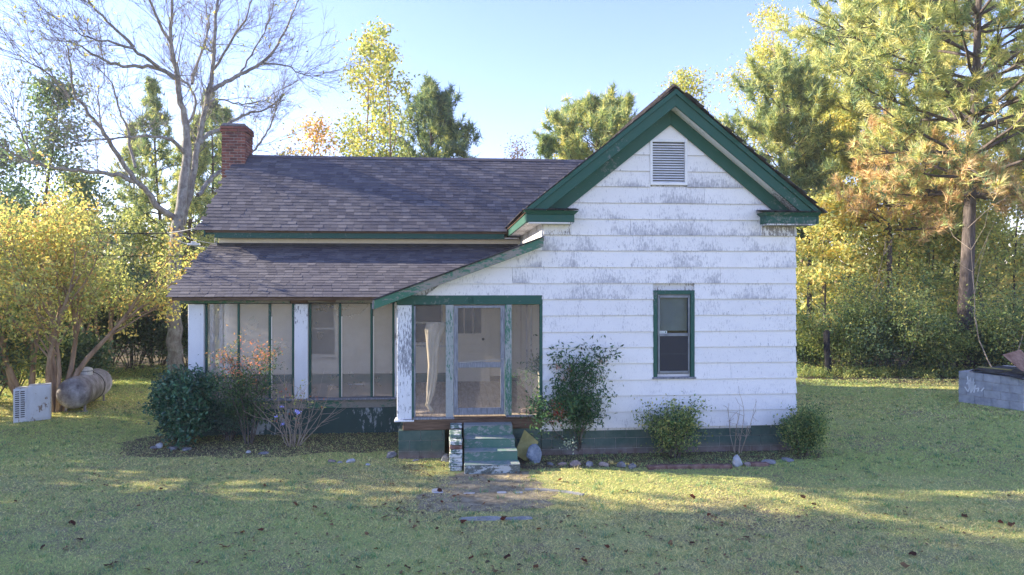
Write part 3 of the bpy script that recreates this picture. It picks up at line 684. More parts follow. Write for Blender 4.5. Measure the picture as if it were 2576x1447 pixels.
# eaves along the wing's flanks
H(MB().box(1.24, 1.275, F - .30, EY + .3, 4.20, 4.36), 'eave_fascia', 'green', bevel=.004); H(MB().box(1.276, WX0 - .012, F - .03, BW, 4.205, 4.23), 'soffit', 'white')
H(MB().box(6.62, 6.655, F - .30, 21.5, 4.20, 4.36), 'eave_fascia', 'green', bevel=.004); H(MB().box(WX1 + .02, 6.619, F - .03, 21.5, 4.205, 4.23), 'soffit', 'white')
H(MB().box(1.585, 2.10, F - .055, F - .032, 3.99, 4.17), 'frieze_block', 'white', bevel=.003); H(MB().box(5.66, 6.31, F - .055, F - .032, 3.99, 4.17), 'frieze_block', 'white', bevel=.003)
# entrance rake
def erake(x0, x1, d0, d1, y0, y1, name, mat):
    return H(MB().prism([(x, y0, z) for x, z in ((x0, vestz(x0) - d0), (x1, vestz(x1) - d0), (x1, vestz(x1) - d1), (x0, vestz(x0) - d1))], (0, y1 - y0, 0)), name, mat, bevel=.004)
erake(-1.44, 1.55, -.012, .015, F - .35, F - .30, 'drip_edge', 'tarp'); erake(-1.42, 1.55, .016, .175, F - .325, F - .285, 'entrance_rake', 'green_worn')
erake(-1.38, 1.55, .15, .172, F - .284, F + .0, 'rake_soffit', 'white'); H(MB().box(-1.46, -1.425, F - .3, 14.5, 2.66, 2.80, (R(4), 4, 'Y')), 'eave_fascia', 'grey_wood', bevel=.004)
# --- louvred vent
vt = H(MB().box(3.565, 3.61, F - .045, F + .03, 4.92, 5.765).box(4.22, 4.265, F - .045, F + .03, 4.92, 5.765).box(3.61, 4.22, F - .045, F + .03, 5.715, 5.765).box(3.61, 4.22, F - .045, F + .03, 4.92, 4.965), 'gable_vent', 'metalw')
for i in range(16): H(MB().box(3.61, 4.22, F - .03, F + .016, 4.975 + i * .0465, 4.981 + i * .0465, (R(40), 4, 'X')), 'louvre_slat', 'metalw', vt)
H(MB().box(3.60, 4.23, F + .022, F + .028, 4.95, 5.73), 'vent_backing', 'dark', vt)

# --- chimney of single bricks
CX0, CX1, CY0, CY1 = -6.13, -5.53, 18.80, 19.50
ch = H(MB().box(CX0 + .015, CX1 - .015, CY0 + .015, CY1 - .015, GZ, 7.18), 'chimney', 'mortar')
BP = [(.24, .095, .075), (.19, .075, .062), (.29, .12, .09), (.14, .06, .055), (.21, .09, .08), (.33, .15, .11)]
bm_ = {}
def brick(x0, x1, y0, y1, z):
    me = bm_.get(k := (round(x1 - x0, 2), round(y1 - y0, 2), rb.randrange(6)))
    if me is None:
        o = MB().box(-(x1 - x0) / 2, (x1 - x0) / 2, -(y1 - y0) / 2, (y1 - y0) / 2, 0, .062).obj('brick', M['brick'], ch, .006); me = o.data
        a_ = me.attributes.new('tint', 'FLOAT_COLOR', 'FACE'); a_.data.foreach_set('color', np.tile([*BP[k[2]], 1], len(me.polygons)).astype(np.float32)); bm_[k] = me
    else: o = link('brick', me, None, ch)
    o.location = ((x0 + x1) / 2 + rb.uniform(-.005, .005), (y0 + y1) / 2 + rb.uniform(-.005, .005), z)
for j in range(28):
    z = 7.20 - (j + 1) * .0745; odd = j % 2; g = .012
    if j in (0, 1): e = .03
    else: e = 0
    bl, bd = .2, .1
    xs = [(CX0 - e, CX0 - e + bl), (CX0 - e + bl + g, CX1 + e - bl - g), (CX1 + e - bl, CX1 + e)] if odd else [(CX0 - e, CX0 + bl / 2 - e), (CX0 + bl / 2 + g - e, CX0 + bl * 1.5 + g * .5), (CX0 + bl * 1.5 + g * 1.5, CX1 - bl / 2 - g + e), (CX1 - bl / 2 + e, CX1 + e)]
    for a, b in xs: brick(a, b, CY0 - e, CY0 + bd, z)
    ys = [(CY0 + bd + g, CY0 + .31), (CY0 + .31 + g, CY0 + .51), (CY0 + .51 + g, CY1 + e)] if odd else [(CY0 + bd + g, CY0 + .2), (CY0 + .2 + g, CY0 + .4), (CY0 + .4 + g, CY1 + e)]
    for a, b in ys: brick(CX1 - bd + e, CX1 + e, a, b, z)
    if j < 24:
        for a, b in ys: brick(CX0 - e, CX0 + bd - e, a, b, z)
H(MB().add([(CX0 - .03, CY0 - .03, 7.2), (CX1 + .03, CY0 - .03, 7.2), (CX1 + .03, CY1 + .03, 7.2), (CX0 - .03, CY1 + .03, 7.2), (CX0 + .03, CY0 + .03, 7.285), (CX1 - .03, CY0 + .03, 7.275), (CX1 - .05, CY1 - .05, 7.265), (CX0 + .06, CY1 - .04, 7.28)],
           [(3, 2, 1, 0), (4, 5, 6, 7), (0, 1, 5, 4), (1, 2, 6, 5), (2, 3, 7, 6), (3, 0, 4, 7)]), 'chimney_cap', 'cap', ch, bevel=.012)
H(MB().box(CX0 - .02, CX1 + .02, CY0 - .016, CY1 + .02, 7.12, 7.2), 'cap_course', 'cap', ch, bevel=.01)

# ---------------------------------------------------------------- steps, stones and other small things
st = thing('concrete_steps', 'four worn green painted concrete steps up to the screen door', 'steps', (.58, F - .5, GZ))
sx0, sx1 = .135, 1.0
tops = [.59, .415, .258, .10]
for i, zt in enumerate(tops):
    yf = F - .30 - .26 * i; a, b = sx0 + .0 * i, sx1 + .022 * i
    mb = MB().box(a - .58, b - .58, yf - (F - .5), F - .06 - (F - .5) if i == 0 else yf + .26 - (F - .5) - .002, -.1, zt - GZ)
    so_ = mb.obj('step', M['steplow' if i == 3 else 'step'], st, .014)
    MB().box(a - .575, b - .585, yf - (F - .5) - .004, yf + .255 - (F - .5), zt - GZ, zt - GZ + .01).obj('tread', M['tread'], so_, .004)
ck = thing('brick_cheek_wall', 'crumbling stack of whitewashed green brick at the left of the steps', 'brick stack', (0, F - .45, GZ))
r_ = random.Random(3)
for j in range(9):
    z = j * .072
    for i in range(4):
        if j > 5 and i == 0 and r_.random() < .6 or j > 7 and i < 3: continue
        y0 = -.42 + i * .21 + r_.uniform(-.02, .02)
        MB().box(-.105 + r_.uniform(-.015, .01), .098 + r_.uniform(-.01, .012), y0, y0 + .195, z, z + .064, (r_.uniform(-.06, .06), 4, 'Z')).obj('brick', M['cheek' if r_.random() < .85 else 'brickrow'], ck, .008)

def rock_mesh(seed, flat=.6):
    r = random.Random(seed); bm = bmesh.new(); bmesh.ops.create_icosphere(bm, subdivisions=3, radius=1)
    off = Vector((r.uniform(0, 90), r.uniform(0, 90), r.uniform(0, 90))); from mathutils import noise as N_
    planes = [(Vector((r.gauss(0, 1), r.gauss(0, 1), r.gauss(0, 1))).normalized(), r.uniform(.55, .85)) for _ in range(9)]
    for v in bm.verts:
        for n_, d in planes:
            e = v.co.dot(n_) - d
            if e > 0: v.co -= n_ * e * .9
        v.co *= 1 + .14 * N_.noise(v.co * 1.7 + off) + .05 * N_.noise(v.co * 5 + off)
        v.co.z *= flat
    me = bpy.data.meshes.new('rock'); bm.to_mesh(me); bm.free(); return me
rmesh = {}
def rock(px, py, size, mat, label, flat=.65, z=GZ, sx=1.0, group='stones edging the flower beds', seed=None):
    """size = width in metres; stands where pixel px, py meets the ground"""
    d = FPX * (CAMH - GZ) / (py - 700.0); p = at(px, d)
    k = (rnd.randrange(9) if seed is None else seed, mat, flat)
    if k not in rmesh: rmesh[k] = rock_mesh(k[0] * 7 + 3, flat); rmesh[k].materials.append(M[mat])
    o = link('stone', rmesh[k], None, None, label=label, category='stone', group=group); s = size / 2
    o.location = (p.x, p.y, z + s * flat * .45); o.scale = (s * sx, s * .8, s); o.rotation_euler = (0, 0, rnd.uniform(0, 6))
    return o
rock(401, 1127, .20, 'rock_white', 'pale round stone at the left end of the bed, below the glossy bush')
rock(389, 1129, .16, 'rock', 'brownish grey stone at the outermost left corner of the flower bed')
rock(437, 1130, .24, 'rock', 'low flat grey stone in front of the glossy dark bush', .35)
rock(468, 1133, .26, 'rock', 'darker flat stone in front of the glossy bush, at its right foot', .35)
rock(624, 1140, .11, 'rock_white', 'small white stone on the lawn edge below the tall red-tipped bush')
rock(664, 1142, .20, 'rock', 'flat pale grey stone between the red-tipped bush and the twiggy bush', .3)
rock(835, 1163, .17, 'rock_pink', 'reddish brown stone, left one of the little row left of the porch corner', .5)
rock(855, 1165, .11, 'rock', 'tiny grey stone between the reddish one and the white one', .5)
rock(881, 1164, .18, 'rock_white', 'largest white stone of the row on the lawn left of the porch corner')
rock(925, 1170, .11, 'rock_white', 'small flat white stone farthest right in the row left of the porch corner', .4)
rock(985, 1150, .24, 'rock', 'bluish grey stone standing against the left corner of the entrance foundation')
rock(1045, 1160, .14, 'rock', 'low stone lying under the green entrance foundation', .4)
rock(1122, 1160, .17, 'rock', 'upright wedge of broken block left of the brick stack', 1.2)
rock(1384, 1170, .15, 'rock', 'small grey stone first right of the steps', .5)
rock(1414, 1171, .17, 'rock_pink', 'flattish buff stone second right of the steps', .5)
rock(1448, 1172, .21, 'rock_pink', 'large pinkish rounded stone under the big berry bush')
rock(1483, 1172, .17, 'rock', 'bluish grey stone between two pink ones under the big berry bush')
rock(1519, 1173, .20, 'rock_pink', 'pinkish brown angular stone just right of the big berry bush')
rock(1564, 1174, .20, 'rock', 'dark blue grey stone in the row, left of the long red bricks')
rock(1590, 1177, .17, 'rock', 'dark speckled stone touching the start of the long red bricks')
rock(1856, 1171, .25, 'rock_white', 'bluish white angular stone standing in front of the bare sapling', 1.0)
rock(1880, 1172, .20, 'rock_pink', 'dull red stone just right of the white angular one', .6)
rock(1935, 1166, .30, 'rock', 'low mossy grey stone near the right end of the bed edging', .3)
rock(1980, 1160, .26, 'rock', 'low mossy stone beside the small bush at the house corner', .3)
for (px, py, L, lab) in ((1655, 1179, .36, 'sunken red brick edging piece below the middle bush, left'), (1706, 1178, .42, 'longest sunken red brick edging piece below the middle bush'), (1755, 1178, .34, 'sunken red brick edging piece below the middle bush, right'), (1808, 1177, .44, 'sunken red edging brick between the middle bush and the white stone'), (1908, 1172, .34, 'red edging brick right of the dull red stone')):
    d = FPX * (CAMH - GZ) / (py - 700.0); p = at(px, d)
    o = MB().box(-L / 2, L / 2, -.07, .07, -.02, .06).obj('edging_brick', M['brickrow'], None, .015, label=lab, category='brick', group='sunken bricks edging the right bed'); o.location = p; o.rotation_euler = (R(rnd.uniform(-6, 6)), R(rnd.uniform(-3, 3)), R(rnd.uniform(-8, 8)))
def flatstone(px, py, w, h, lab, mat='slab', rot=0, th=.012, seed=1, name='path_slab'):
    d = FPX * (CAMH - GZ) / (py - 700.0); p = at(px, d); r = random.Random(seed); n = 14
    pts = [(w / 2 * math.copysign(abs(math.cos(2 * math.pi * i / n)) ** .5, math.cos(2 * math.pi * i / n)) * r.uniform(.88, 1.05), h / 2 * math.copysign(abs(math.sin(2 * math.pi * i / n)) ** .5, math.sin(2 * math.pi * i / n)) * r.uniform(.8, 1.1), -.02) for i in range(n)]
    o = MB().prism(pts, (0, 0, th + .02)).obj(name, M[mat], None, .008, label=lab, category='stone slab'); o.location = p; o.rotation_euler = (0, 0, R(rot)); return o
flatstone(1100, 1236, .17, .24, 'small pale square paving stone lying alone on the lawn below the steps', seed=2, rot=10, mat='rock_white')
flatstone(1212, 1306, .62, .17, 'long pale stone slab half sunk in the lawn, left half of a broken pair', seed=3, rot=-2); flatstone(1302, 1305, .44, .12, 'shorter pale slab, right half of the broken pair in the lawn', seed=4, rot=1)
flatstone(1180, 1242, .18, .08, 'thin flat stone flake in the worn patch, left', seed=5); flatstone(1262, 1240, .15, .08, 'whitish stone flake in the worn patch, middle', seed=6, mat='rock_white'); flatstone(1305, 1240, .13, .07, 'small white stone flake in the worn patch, right', seed=8, mat='rock_white')
kb = [at(1320 + i * 21, FPX * 3.24 / (532 + 14 * (i / 7) ** 2.2)) for i in range(8)]
mb = MB()
for a, b in zip(kb[:-1], kb[1:]):
    d_ = (b - a).normalized() * .0; n_ = Vector((-(b - a).y, (b - a).x, 0)).normalized() * .045
    mb.add([a - n_ + Vector((0, 0, -.02)), b - n_ + Vector((0, 0, -.02)), b + n_ + Vector((0, 0, -.02)), a + n_ + Vector((0, 0, -.02)), a - n_ + Vector((0, 0, .014)), b - n_ + Vector((0, 0, .014)), b + n_ + Vector((0, 0, .014)), a + n_ + Vector((0, 0, .014))], [(4, 5, 6, 7), (0, 1, 5, 4), (2, 3, 7, 6), (0, 4, 7, 3), (1, 2, 6, 5)])
mb.obj('kerb_stone', M['slab'], None, 0, label='curved pale kerb stone half buried in the lawn right of the worn patch', category='kerb stone')
# yellow board and pale bag right of the steps
o = MB().prism([(-.02, 0, -.29), (.19, 0, .06), (-.06, 0, .28), (-.25, 0, -.14)], (0, .02, 0)).obj('yellow_board', M['yellow'], None, .004, label='faded yellow square board tipped on its corner right of the steps', category='board')
o.location = (1.28, F - .28, .22); o.rotation_euler = (R(-16), 0, 0)
rm = rock_mesh(55, 1.2); o = link('plastic_bag', rm, M['bag'], None, label='crumpled pale blue bag leaning on the yellow board', category='bag'); o.location = (1.36, F - .47, .10); o.scale = (.135, .09, .16)
# tan cloth strip standing for sunlight on the left screen, brown cushion-like bundle right
yc = F + .18
prof = [(2.56, -.53, -.20), (2.50, -.555, -.17), (2.40, -.565, -.20), (2.28, -.55, -.27), (2.1, -.535, -.30), (1.92, -.51, -.315), (1.7, -.50, -.33), (1.45, -.515, -.34), (1.25, -.52, -.37), (1.1, -.525, -.40), (.98, -.535, -.45), (.9, -.54, -.48), (.82, -.50, -.42), (.76, -.47, -.40)]
V, Fc = [], []; prof = [(.76 + (z - .76) * .905, a, b) for z, a, b in prof]
for i, (z, a, b) in enumerate(prof):
    for k in range(15):
        t = k / 14; V.append((a + (b - a) * t + .006 * math.sin(i * 2.1 + k), yc - .03 * math.sin(math.pi * t) + .022 * math.sin(k * 1.35 + i * .35) * (1.1 - i / 16), z + .012 * math.sin(k * 1.1) * (i == 0)))
for i in range(len(prof) - 1):
    for k in range(14): Fc.append((i * 15 + k, i * 15 + k + 1, (i + 1) * 15 + k + 1, (i + 1) * 15 + k))
o = MB().add(V, Fc).obj('sun_patch_strip', M['sunpatch'], None, 0, True, label='long pale tan cloth strip standing for sunlight on the screen left of the door', category='sunpatch')
md = o.modifiers.new('thickness', 'SOLIDIFY'); md.thickness = .012
rm2 = rock_mesh(77, .35); o = link('cloth_bundle', rm2, M['rock_pink'], None, label='flat pinkish bundle lying on the porch floor in the right corner', category='bundle'); o.location = (1.33, F + .35, FL + .05); o.scale = (.2, .2, .16)
o = MB().box(-.6, .6, -.05, .05, 0, .02).obj('loose_board', M['white'], None, .003, label='loose pale board lying on the porch floor below the window', category='board'); o.location = (-2.6, 16.6, FL + .006); o.rotation_euler = (0, 0, R(2))

# propane tank
a, b = at(186, 16.75), at(243, 18.45); ax = (b - a); L = ax.length; rz = math.atan2(ax.y, ax.x)
tk = thing('propane_tank', 'weathered grey horizontal gas tank with domed lid beside the tan-barked tree', 'gas tank', (a.x, a.y, GZ), rz)
r0, zc = .375, .47
pr = [(.001, -.24)] + [(r0 * math.sin(t), -.24 * math.cos(t)) for t in np.linspace(.2, math.pi / 2, 7)] + [(r0, L * .5)] + [(r0, L)] + [(r0 * math.sin(t), L - .24 * math.cos(t)) for t in np.linspace(math.pi / 2, math.pi - .2, 7)] + [(.001, L + .24)]
MB().lathe(pr, 32, Matrix.Translation((0, 0, zc)) @ Matrix.Rotation(R(90), 4, 'Y')).obj('tank_shell', M['tank'], tk, 0, True)
for x in (L * .62, ): MB().lathe([(r0 + .002, -.02), (r0 + .008, -.01), (r0 + .008, .01), (r0 + .002, .02)], 32, Matrix.Translation((x, 0, zc)) @ Matrix.Rotation(R(90), 4, 'Y')).obj('weld_band', M['char'], tk)
dm = MB().lathe([(.19, 0), (.19, .14), (.18, .17), (.12, .195), (.001, .2)], 24, Matrix.Translation((L * .42, 0, zc + r0 - .04))).obj('valve_dome', M['enamel'], tk, 0, False)
MB().lathe([(.192, .10), (.198, .10), (.198, .12), (.192, .12)], 24, Matrix.Translation((L * .42, 0, zc + r0 - .04))).obj('dome_rim', M['metalg'], dm)
MB().box(L * .62, L * .66, -.04, .04, zc + r0 - .02, zc + r0 + .05).obj('filler_valve', M['char'], tk, .01); MB().tube([(L * .60, -.12, zc + r0), (L * .68, .0, zc + r0 + .035), (L * .72, .1, zc + r0 + .02)], .014, 6).obj('pipe', M['char'], tk)
for x in (.12, L - .12):
    for y in (-.2, .2): MB().box(x - .03, x + .03, y - .02, y + .02, -.03, zc - .30).obj('leg', M['tank'], tk)
    MB().box(x - .05, x + .05, -.26, .26, -.03, .01).obj('foot_block', M['greyblock'], tk)

# white cabinet with slotted side
p = at(86, 15.75); cb = thing('metal_cabinet', 'old white metal cabinet with a slotted side panel under the tan-barked tree', 'cabinet', (p.x, p.y, GZ), R(26))
MB().prism([(-.14, -.03, 0), (.37, .09, 0), (.37, .52, 0), (-.14, .48, 0)], (0, 0, .84)).obj('cabinet_body', M['enamel'], cb, .012)
cb.scale = (.84, .84, .95)
sp = MB().box(-.46, -.16, -.02, .01, .0, .80, (R(4), 4, 'Z')).obj('slotted_panel', M['enamel'], cb, .008)
for i in range(13):
    for j in range(2): MB().box(-.42 + j * .12, -.33 + j * .12, -.034 + .005 * j, -.02, .12 + i * .05, .142 + i * .05, (R(4), 4, 'Z'), (-.34, -.005, .4)).obj('slot', M['dark'], sp)
MB().box(-.44, -.14, .0, .46, .0, .80, (R(3), 4, 'Z')).obj('cabinet_back', M['enamel'], cb, .01)
MB().prism([(-.10, -.028, .06), (.34, .075, .06), (.34, .075, .79), (-.10, -.028, .79)], (.003, -.012, 0)).obj('front_panel', M['enamel'], cb, .004)

# concrete block well house on the right with sheets on top
a, b = at(2411, 18.2), at(2575, 16.9); ax = b - a; rz = math.atan2(ax.y, ax.x); Lw = ax.length
wh = thing('block_well_house', 'low open grey concrete block enclosure at the edge of the yard with white scribble', 'block enclosure', (a.x, a.y, GZ), rz)
r_ = random.Random(9)
def wblock(x0, x1, y0, y1, z): MB().box(x0 + .004, x1 - .004, y0 + r_.uniform(-.004, .004), y1, z + .004, z + .199).obj('concrete_block', M['greyblock'], wh, .006)
for j in range(4):
    x = -.2 if j % 2 else 0
    while x < Lw - .05:
        if min(x + .4, Lw) - max(x, 0) > .03: wblock(max(x, 0), min(x + .4, Lw), 0, .2, j * .204)
        x += .4
    y = .2 if j % 2 else .2 + .2
    if not j % 2: wblock(Lw - .2, Lw, .2, .4, j * .204); wblock(0, .2, .2, .4, j * .204)
    while y < 2.1: wblock(Lw - .2, Lw, y, min(y + .4, 2.2), j * .204); wblock(0, .2, y, min(y + .4, 2.2), j * .204); y += .4
MB().box(.01, Lw - .01, .012, .19, 0, .812).box(.012, .188, .2, 2.2, 0, .812).box(Lw - .188, Lw - .012, .2, 2.2, 0, .812).box(.0, Lw, 2.2, 2.4, 0, .815).obj('mortar_core', M['mortar'], wh)
for pts in ([(.22, .70), (.27, .40), (.30, .68), (.33, .36), (.37, .66), (.36, .38)], [(.16, .42), (.24, .30), (.33, .58), (.30, .28), (.42, .5), (.38, .3)], [(.42, .40), (.5, .44), (.47, .34)], [(.55, .36), (.62, .46)], [(.28, .62), (.2, .5), (.4, .56)]):
    mb = MB()
    for q, s2 in zip(pts[:-1], pts[1:]):
        d_ = Vector((s2[0] - q[0], 0, s2[1] - q[1])); n_ = Vector((-d_.z, 0, d_.x)).normalized() * .015
        A, B = Vector((q[0], -.008, q[1])), Vector((s2[0], -.008, s2[1])); mb.prism([A - n_, B - n_, B + n_, A + n_], (0, .003, 0))
    mb.obj('painted_scribble', M['metalw'], wh)
mb = MB(); n = 10
for i in range(n + 1):
    for j in range(5): mb.v.append((.3 + (Lw + .5) * i / n, -.06 + j * .5 + .05 * math.sin(i), .85 + .045 * math.sin(i * 1.9 + j) + .03 * math.sin(j * 3 + i * .7) + .03 * (j % 2)))
for i in range(n):
    for j in range(4): mb.f.append((i * 5 + j, (i + 1) * 5 + j, (i + 1) * 5 + j + 1, i * 5 + j + 1))
def sheetobj(mb, name, mat, lab, loc, rot, cat='sheet', th=.012):
    o = mb.obj(name, M[mat], None, 0, False, label=lab, category=cat); o.location = loc; o.rotation_euler = rot; m_ = o.modifiers.new('thickness', 'SOLIDIFY'); m_.thickness = th; return o
W4 = Matrix.Translation((a.x, a.y, GZ)) @ Matrix.Rotation(rz, 4, 'Z')
sheetobj(mb, 'roofing_sheet', 'tarp', 'crumpled black roofing sheet lying over the grey block enclosure', (a.x, a.y, GZ), (0, 0, rz))
mb = MB()
for i in range(9):
    t = i / 8
    for j in range(4): mb.v.append((.95 + t * .75, .2 + j * .3 + .1 * t, .90 + .42 * (1 - t) ** 2 * (1 + .2 * j / 3) + .05 * math.sin(t * 9) * t))
for i in range(8):
    for j in range(3): mb.f.append((i * 4 + j, (i + 1) * 4 + j, (i + 1) * 4 + j + 1, i * 4 + j + 1))
sheetobj(mb, 'rusty_sheet', 'rust', 'curled rusty metal sheet on top of the grey block enclosure', (a.x, a.y, GZ), (0, 0, rz))
o = MB().box(0, .75, -.04, .04, 0, .025).obj('loose_board', M['yellow'], None, .003, label='yellowish board lying on the black sheet of the block enclosure', category='board'); o.matrix_world = W4 @ Matrix.Translation((.35, .25, .93)) @ Matrix.Rotation(R(6), 4, 'Z')
# burnt post
p = at(2083, 23.1); mb = MB(); n = 12
for i in range(n + 1):
    z = i / n * 1.5
    for k in range(10):
        th = 2 * math.pi * k / 10; q = .105 * (1 + .12 * math.sin(k * 2.1 + i * .5) + rnd.uniform(-.05, .05)) * (1.05 - .1 * i / n)
        mb.v.append((q * math.cos(th) - .03 * z, q * math.sin(th), z - .03 + (.06 * math.sin(k * 1.3) if i == n else 0)))
for i in range(n):
    for k in range(10): mb.f.append((i * 10 + k, i * 10 + (k + 1) % 10, (i + 1) * 10 + (k + 1) % 10, (i + 1) * 10 + k))
mb.f.append(tuple(n * 10 + k for k in range(10))); o = mb.obj('burnt_post', M['char'], None, label='charred black wooden post standing at the edge of the woods', category='post'); o.location = p

# service cables and their pole (out of the picture)
def sag(a, b, s, n=28): return [Vector(a).lerp(Vector(b), i / n) - Vector((0, 0, s * 4 * (i / n) * (1 - i / n))) for i in range(n + 1)]
pole = at(-950, 20); MB().tube([(pole.x, pole.y, GZ - .2), (pole.x, pole.y, 8)], [.14, .10], 10).obj('utility_pole', M['bark_dark'], None, label='wooden utility pole holding the house cables', category='utility pole')
cbl = MB().tube(sag((pole.x, pole.y, 6.0), (-6.9, 17.3, 4.28), .42), .016, 5).obj('service_cable', M['cable'], None, label='black service cable sagging from the left into the upper eave corner', category='cable')
MB().tube(sag((-6.9, 17.3, 4.28), (-5.76, EY + .1, 4.42), .02), .013, 5).obj('cable_end', M['wire'], cbl)
MB().tube(sag((-6.9, 17.3, 4.24), (-5.55, BW - .1, 3.95), .12), .010, 5).obj('drop_wire', M['wire'], cbl); MB().tube(sag((-6.6, 17.2, 4.26), (-5.5, BW - .1, 4.0), .05), .008, 5).obj('drop_wire', M['wire'], cbl)
MB().tube(sag((pole.x, pole.y, 4.7), (-5.6, BW - .2, 3.72), .25), .010, 5).obj('phone_cable', M['cable'], None, label='thin lower cable running from the left to the porch roof', category='cable')
MB().box(-.14, .14, -.05, .05, 0, .05).box(-.05, .05, -.06, .06, .05, .09).obj('cable_bracket', M['metalw'], cbl, .01).location = (-6.2, 17.06, 3.98)
MB().tube([(-5.62, BW - .12, 4.18), (-5.64, BW - .14, 4.05), (-5.60, BW - .15, 3.98), (-5.57, BW - .12, 4.15)], .012, 6).obj('conduit_loop', M['wire'], cbl)

# ---------------------------------------------------------------- vegetation
LIFT = 2.4
def unit(v): return v / (np.linalg.norm(v, axis=-1, keepdims=True) + 1e-9)
def leaves_mesh(name, rg, C_, n_per, sigma, size, pal, aspect=.5, squash=.8, droop=0., jit=.25, up=.3, clump=.22):
    """leaf quads scattered round the cluster centres C_; every cluster has its own tint"""
    C_ = np.asarray(C_, float); nC = len(C_); n = nC * n_per
    if n == 0: return None
    idx = np.repeat(np.arange(nC), n_per)
    off = rg.normal(0, 1, (n, 3)) * sigma; off[:, 2] *= squash
    P = C_[idx] + off; P[:, 2] -= droop * np.linalg.norm(off[:, :2], axis=1)
    P[:, 2] = np.maximum(P[:, 2], .02)
    d = unit(rg.normal(0, 1, (n, 3)) + np.array([0, 0, -.25])); nn = unit(rg.normal(0, 1, (n, 3)) + np.array([0, 0, up * 3])); b = unit(np.cross(nn, d)); nn = np.cross(d, b)
    s = (size * rg.uniform(.65, 1.3, n))[:, None]
    fold = nn * s * .12
    V = np.stack([P - d * s * .5, P + b * s * aspect * .5 + fold, P + d * s * .5, P - b * s * aspect * .5 + fold], 1).reshape(-1, 3)
    F = np.arange(4 * n).reshape(n, 4)
    pal = np.array(pal, float); ct = rg.integers(0, len(pal), nC); pick = np.where(rg.random(n) < .6, ct[idx], rg.integers(0, len(pal), n))
    T = pal[pick] * LIFT * rg.uniform(1 - jit, 1 + jit, (n, 1)) * rg.uniform(1 - clump, 1 + clump, nC)[idx][:, None]
    return np_mesh(name, V, F, T)

def curve_branch(rg, p0, d0, L, n=7, lift=.15, wob=.12):
    """a bending branch: n points from p0 along d0"""
    P = [np.array(p0, float)]; d = np.array(d0, float); st = L / (n - 1)
    for i in range(n - 1):
        d = d + rg.normal(0, wob, 3) + np.array([0, 0, lift]); d /= np.linalg.norm(d); P.append(P[-1] + d * st)
    return np.array(P)

def rot_about(d, rg, spread):
    return unit(d + rg.normal(0, spread, 3))

def hardwood(name, base, h, crown_r, label, cat='tree', z0=.3, r0=None, limbs=14, leaves=26, size=.17, pal=None, seed=1, bark_='bark_dark', group=None, stems=1, sigma=.3, lift=.16, shape=1.0, lean=0, mat='leaf', aspect=.55, sub=4, dens=1.0, squash=.8, lean_x=0):
    rg = np.random.default_rng(seed); t = thing(name, label, cat, tuple(base), 0, group); W = Wood(); cl = []
    r0 = r0 or h * .012
    for s_ in range(stems):
        a = rg.uniform(0, 6.3); b0 = np.array([math.cos(a), math.sin(a), 0]) * (.0 if stems == 1 else rg.uniform(.05, .22)); hh = h * (1 if s_ == 0 else rg.uniform(.7, .98))
        T = curve_branch(rg, b0 - np.array([0, 0, .15]), unit(np.array([rg.normal(0, .04) + lean_x + (b0[0] * .5 if stems > 1 else 0), rg.normal(0, .04) + (b0[1] * .5 if stems > 1 else 0), 1.])), hh, 14, .03, .045)
        W.add(T, np.linspace(r0 / stems ** .45, r0 * .10, 14), 8)
        nl = max(3, limbs // stems)
        for k in range(nl):
            f = z0 + (1 - z0) * ((k + rg.uniform(0, .9)) / nl) ** .9; f = min(f, .98); i = f * 13; i0 = int(i); p = T[i0] + (T[min(i0 + 1, 13)] - T[i0]) * (i - i0)
            u = (f - z0) / (1 - z0); prof = (math.sin(math.pi * min(1, (u * .88 + .12)) ** .8) ** .7) if shape == 1 else (1 - u) ** .7 + .12
            L = crown_r * prof * rg.uniform(.7, 1.15) + .15; az = k * 2.4 + rg.uniform(-.5, .5); el = .25 + .75 * u + rg.uniform(-.15, .15)
            d = np.array([math.cos(az) * math.cos(el), math.sin(az) * math.cos(el), math.sin(el)])
            B = curve_branch(rg, p, d, L, 7, lift * .5, .12); rb_ = max(.012, r0 * .35 * (1 - f * .7)); W.add(B, np.linspace(rb_, .006, 7), 5)
            for q in range(sub):
                j = rg.integers(2, 7); e = rot_about(unit(B[j] - B[j - 1]), rg, .6); Sb = curve_branch(rg, B[j], e, L * rg.uniform(.25, .5), 4, .05, .15); W.add(Sb, np.linspace(rb_ * .35, .004, 4), 3)
                cl += [Sb[3], Sb[2]] + ([Sb[1]] if rg.random() < .5 else [])
            cl += [B[6], B[5]] + ([B[4]] if rg.random() < .5 else [])
        cl += [T[13], T[12]]
    W.obj('trunk', M[bark_], t); cl = np.array(cl)
    if dens < 1: cl = cl[rg.random(len(cl)) < dens]
    me = leaves_mesh('crown', rg, cl, leaves, sigma, size, pal, aspect, squash)
    link('crown', me, M[mat], t); return t

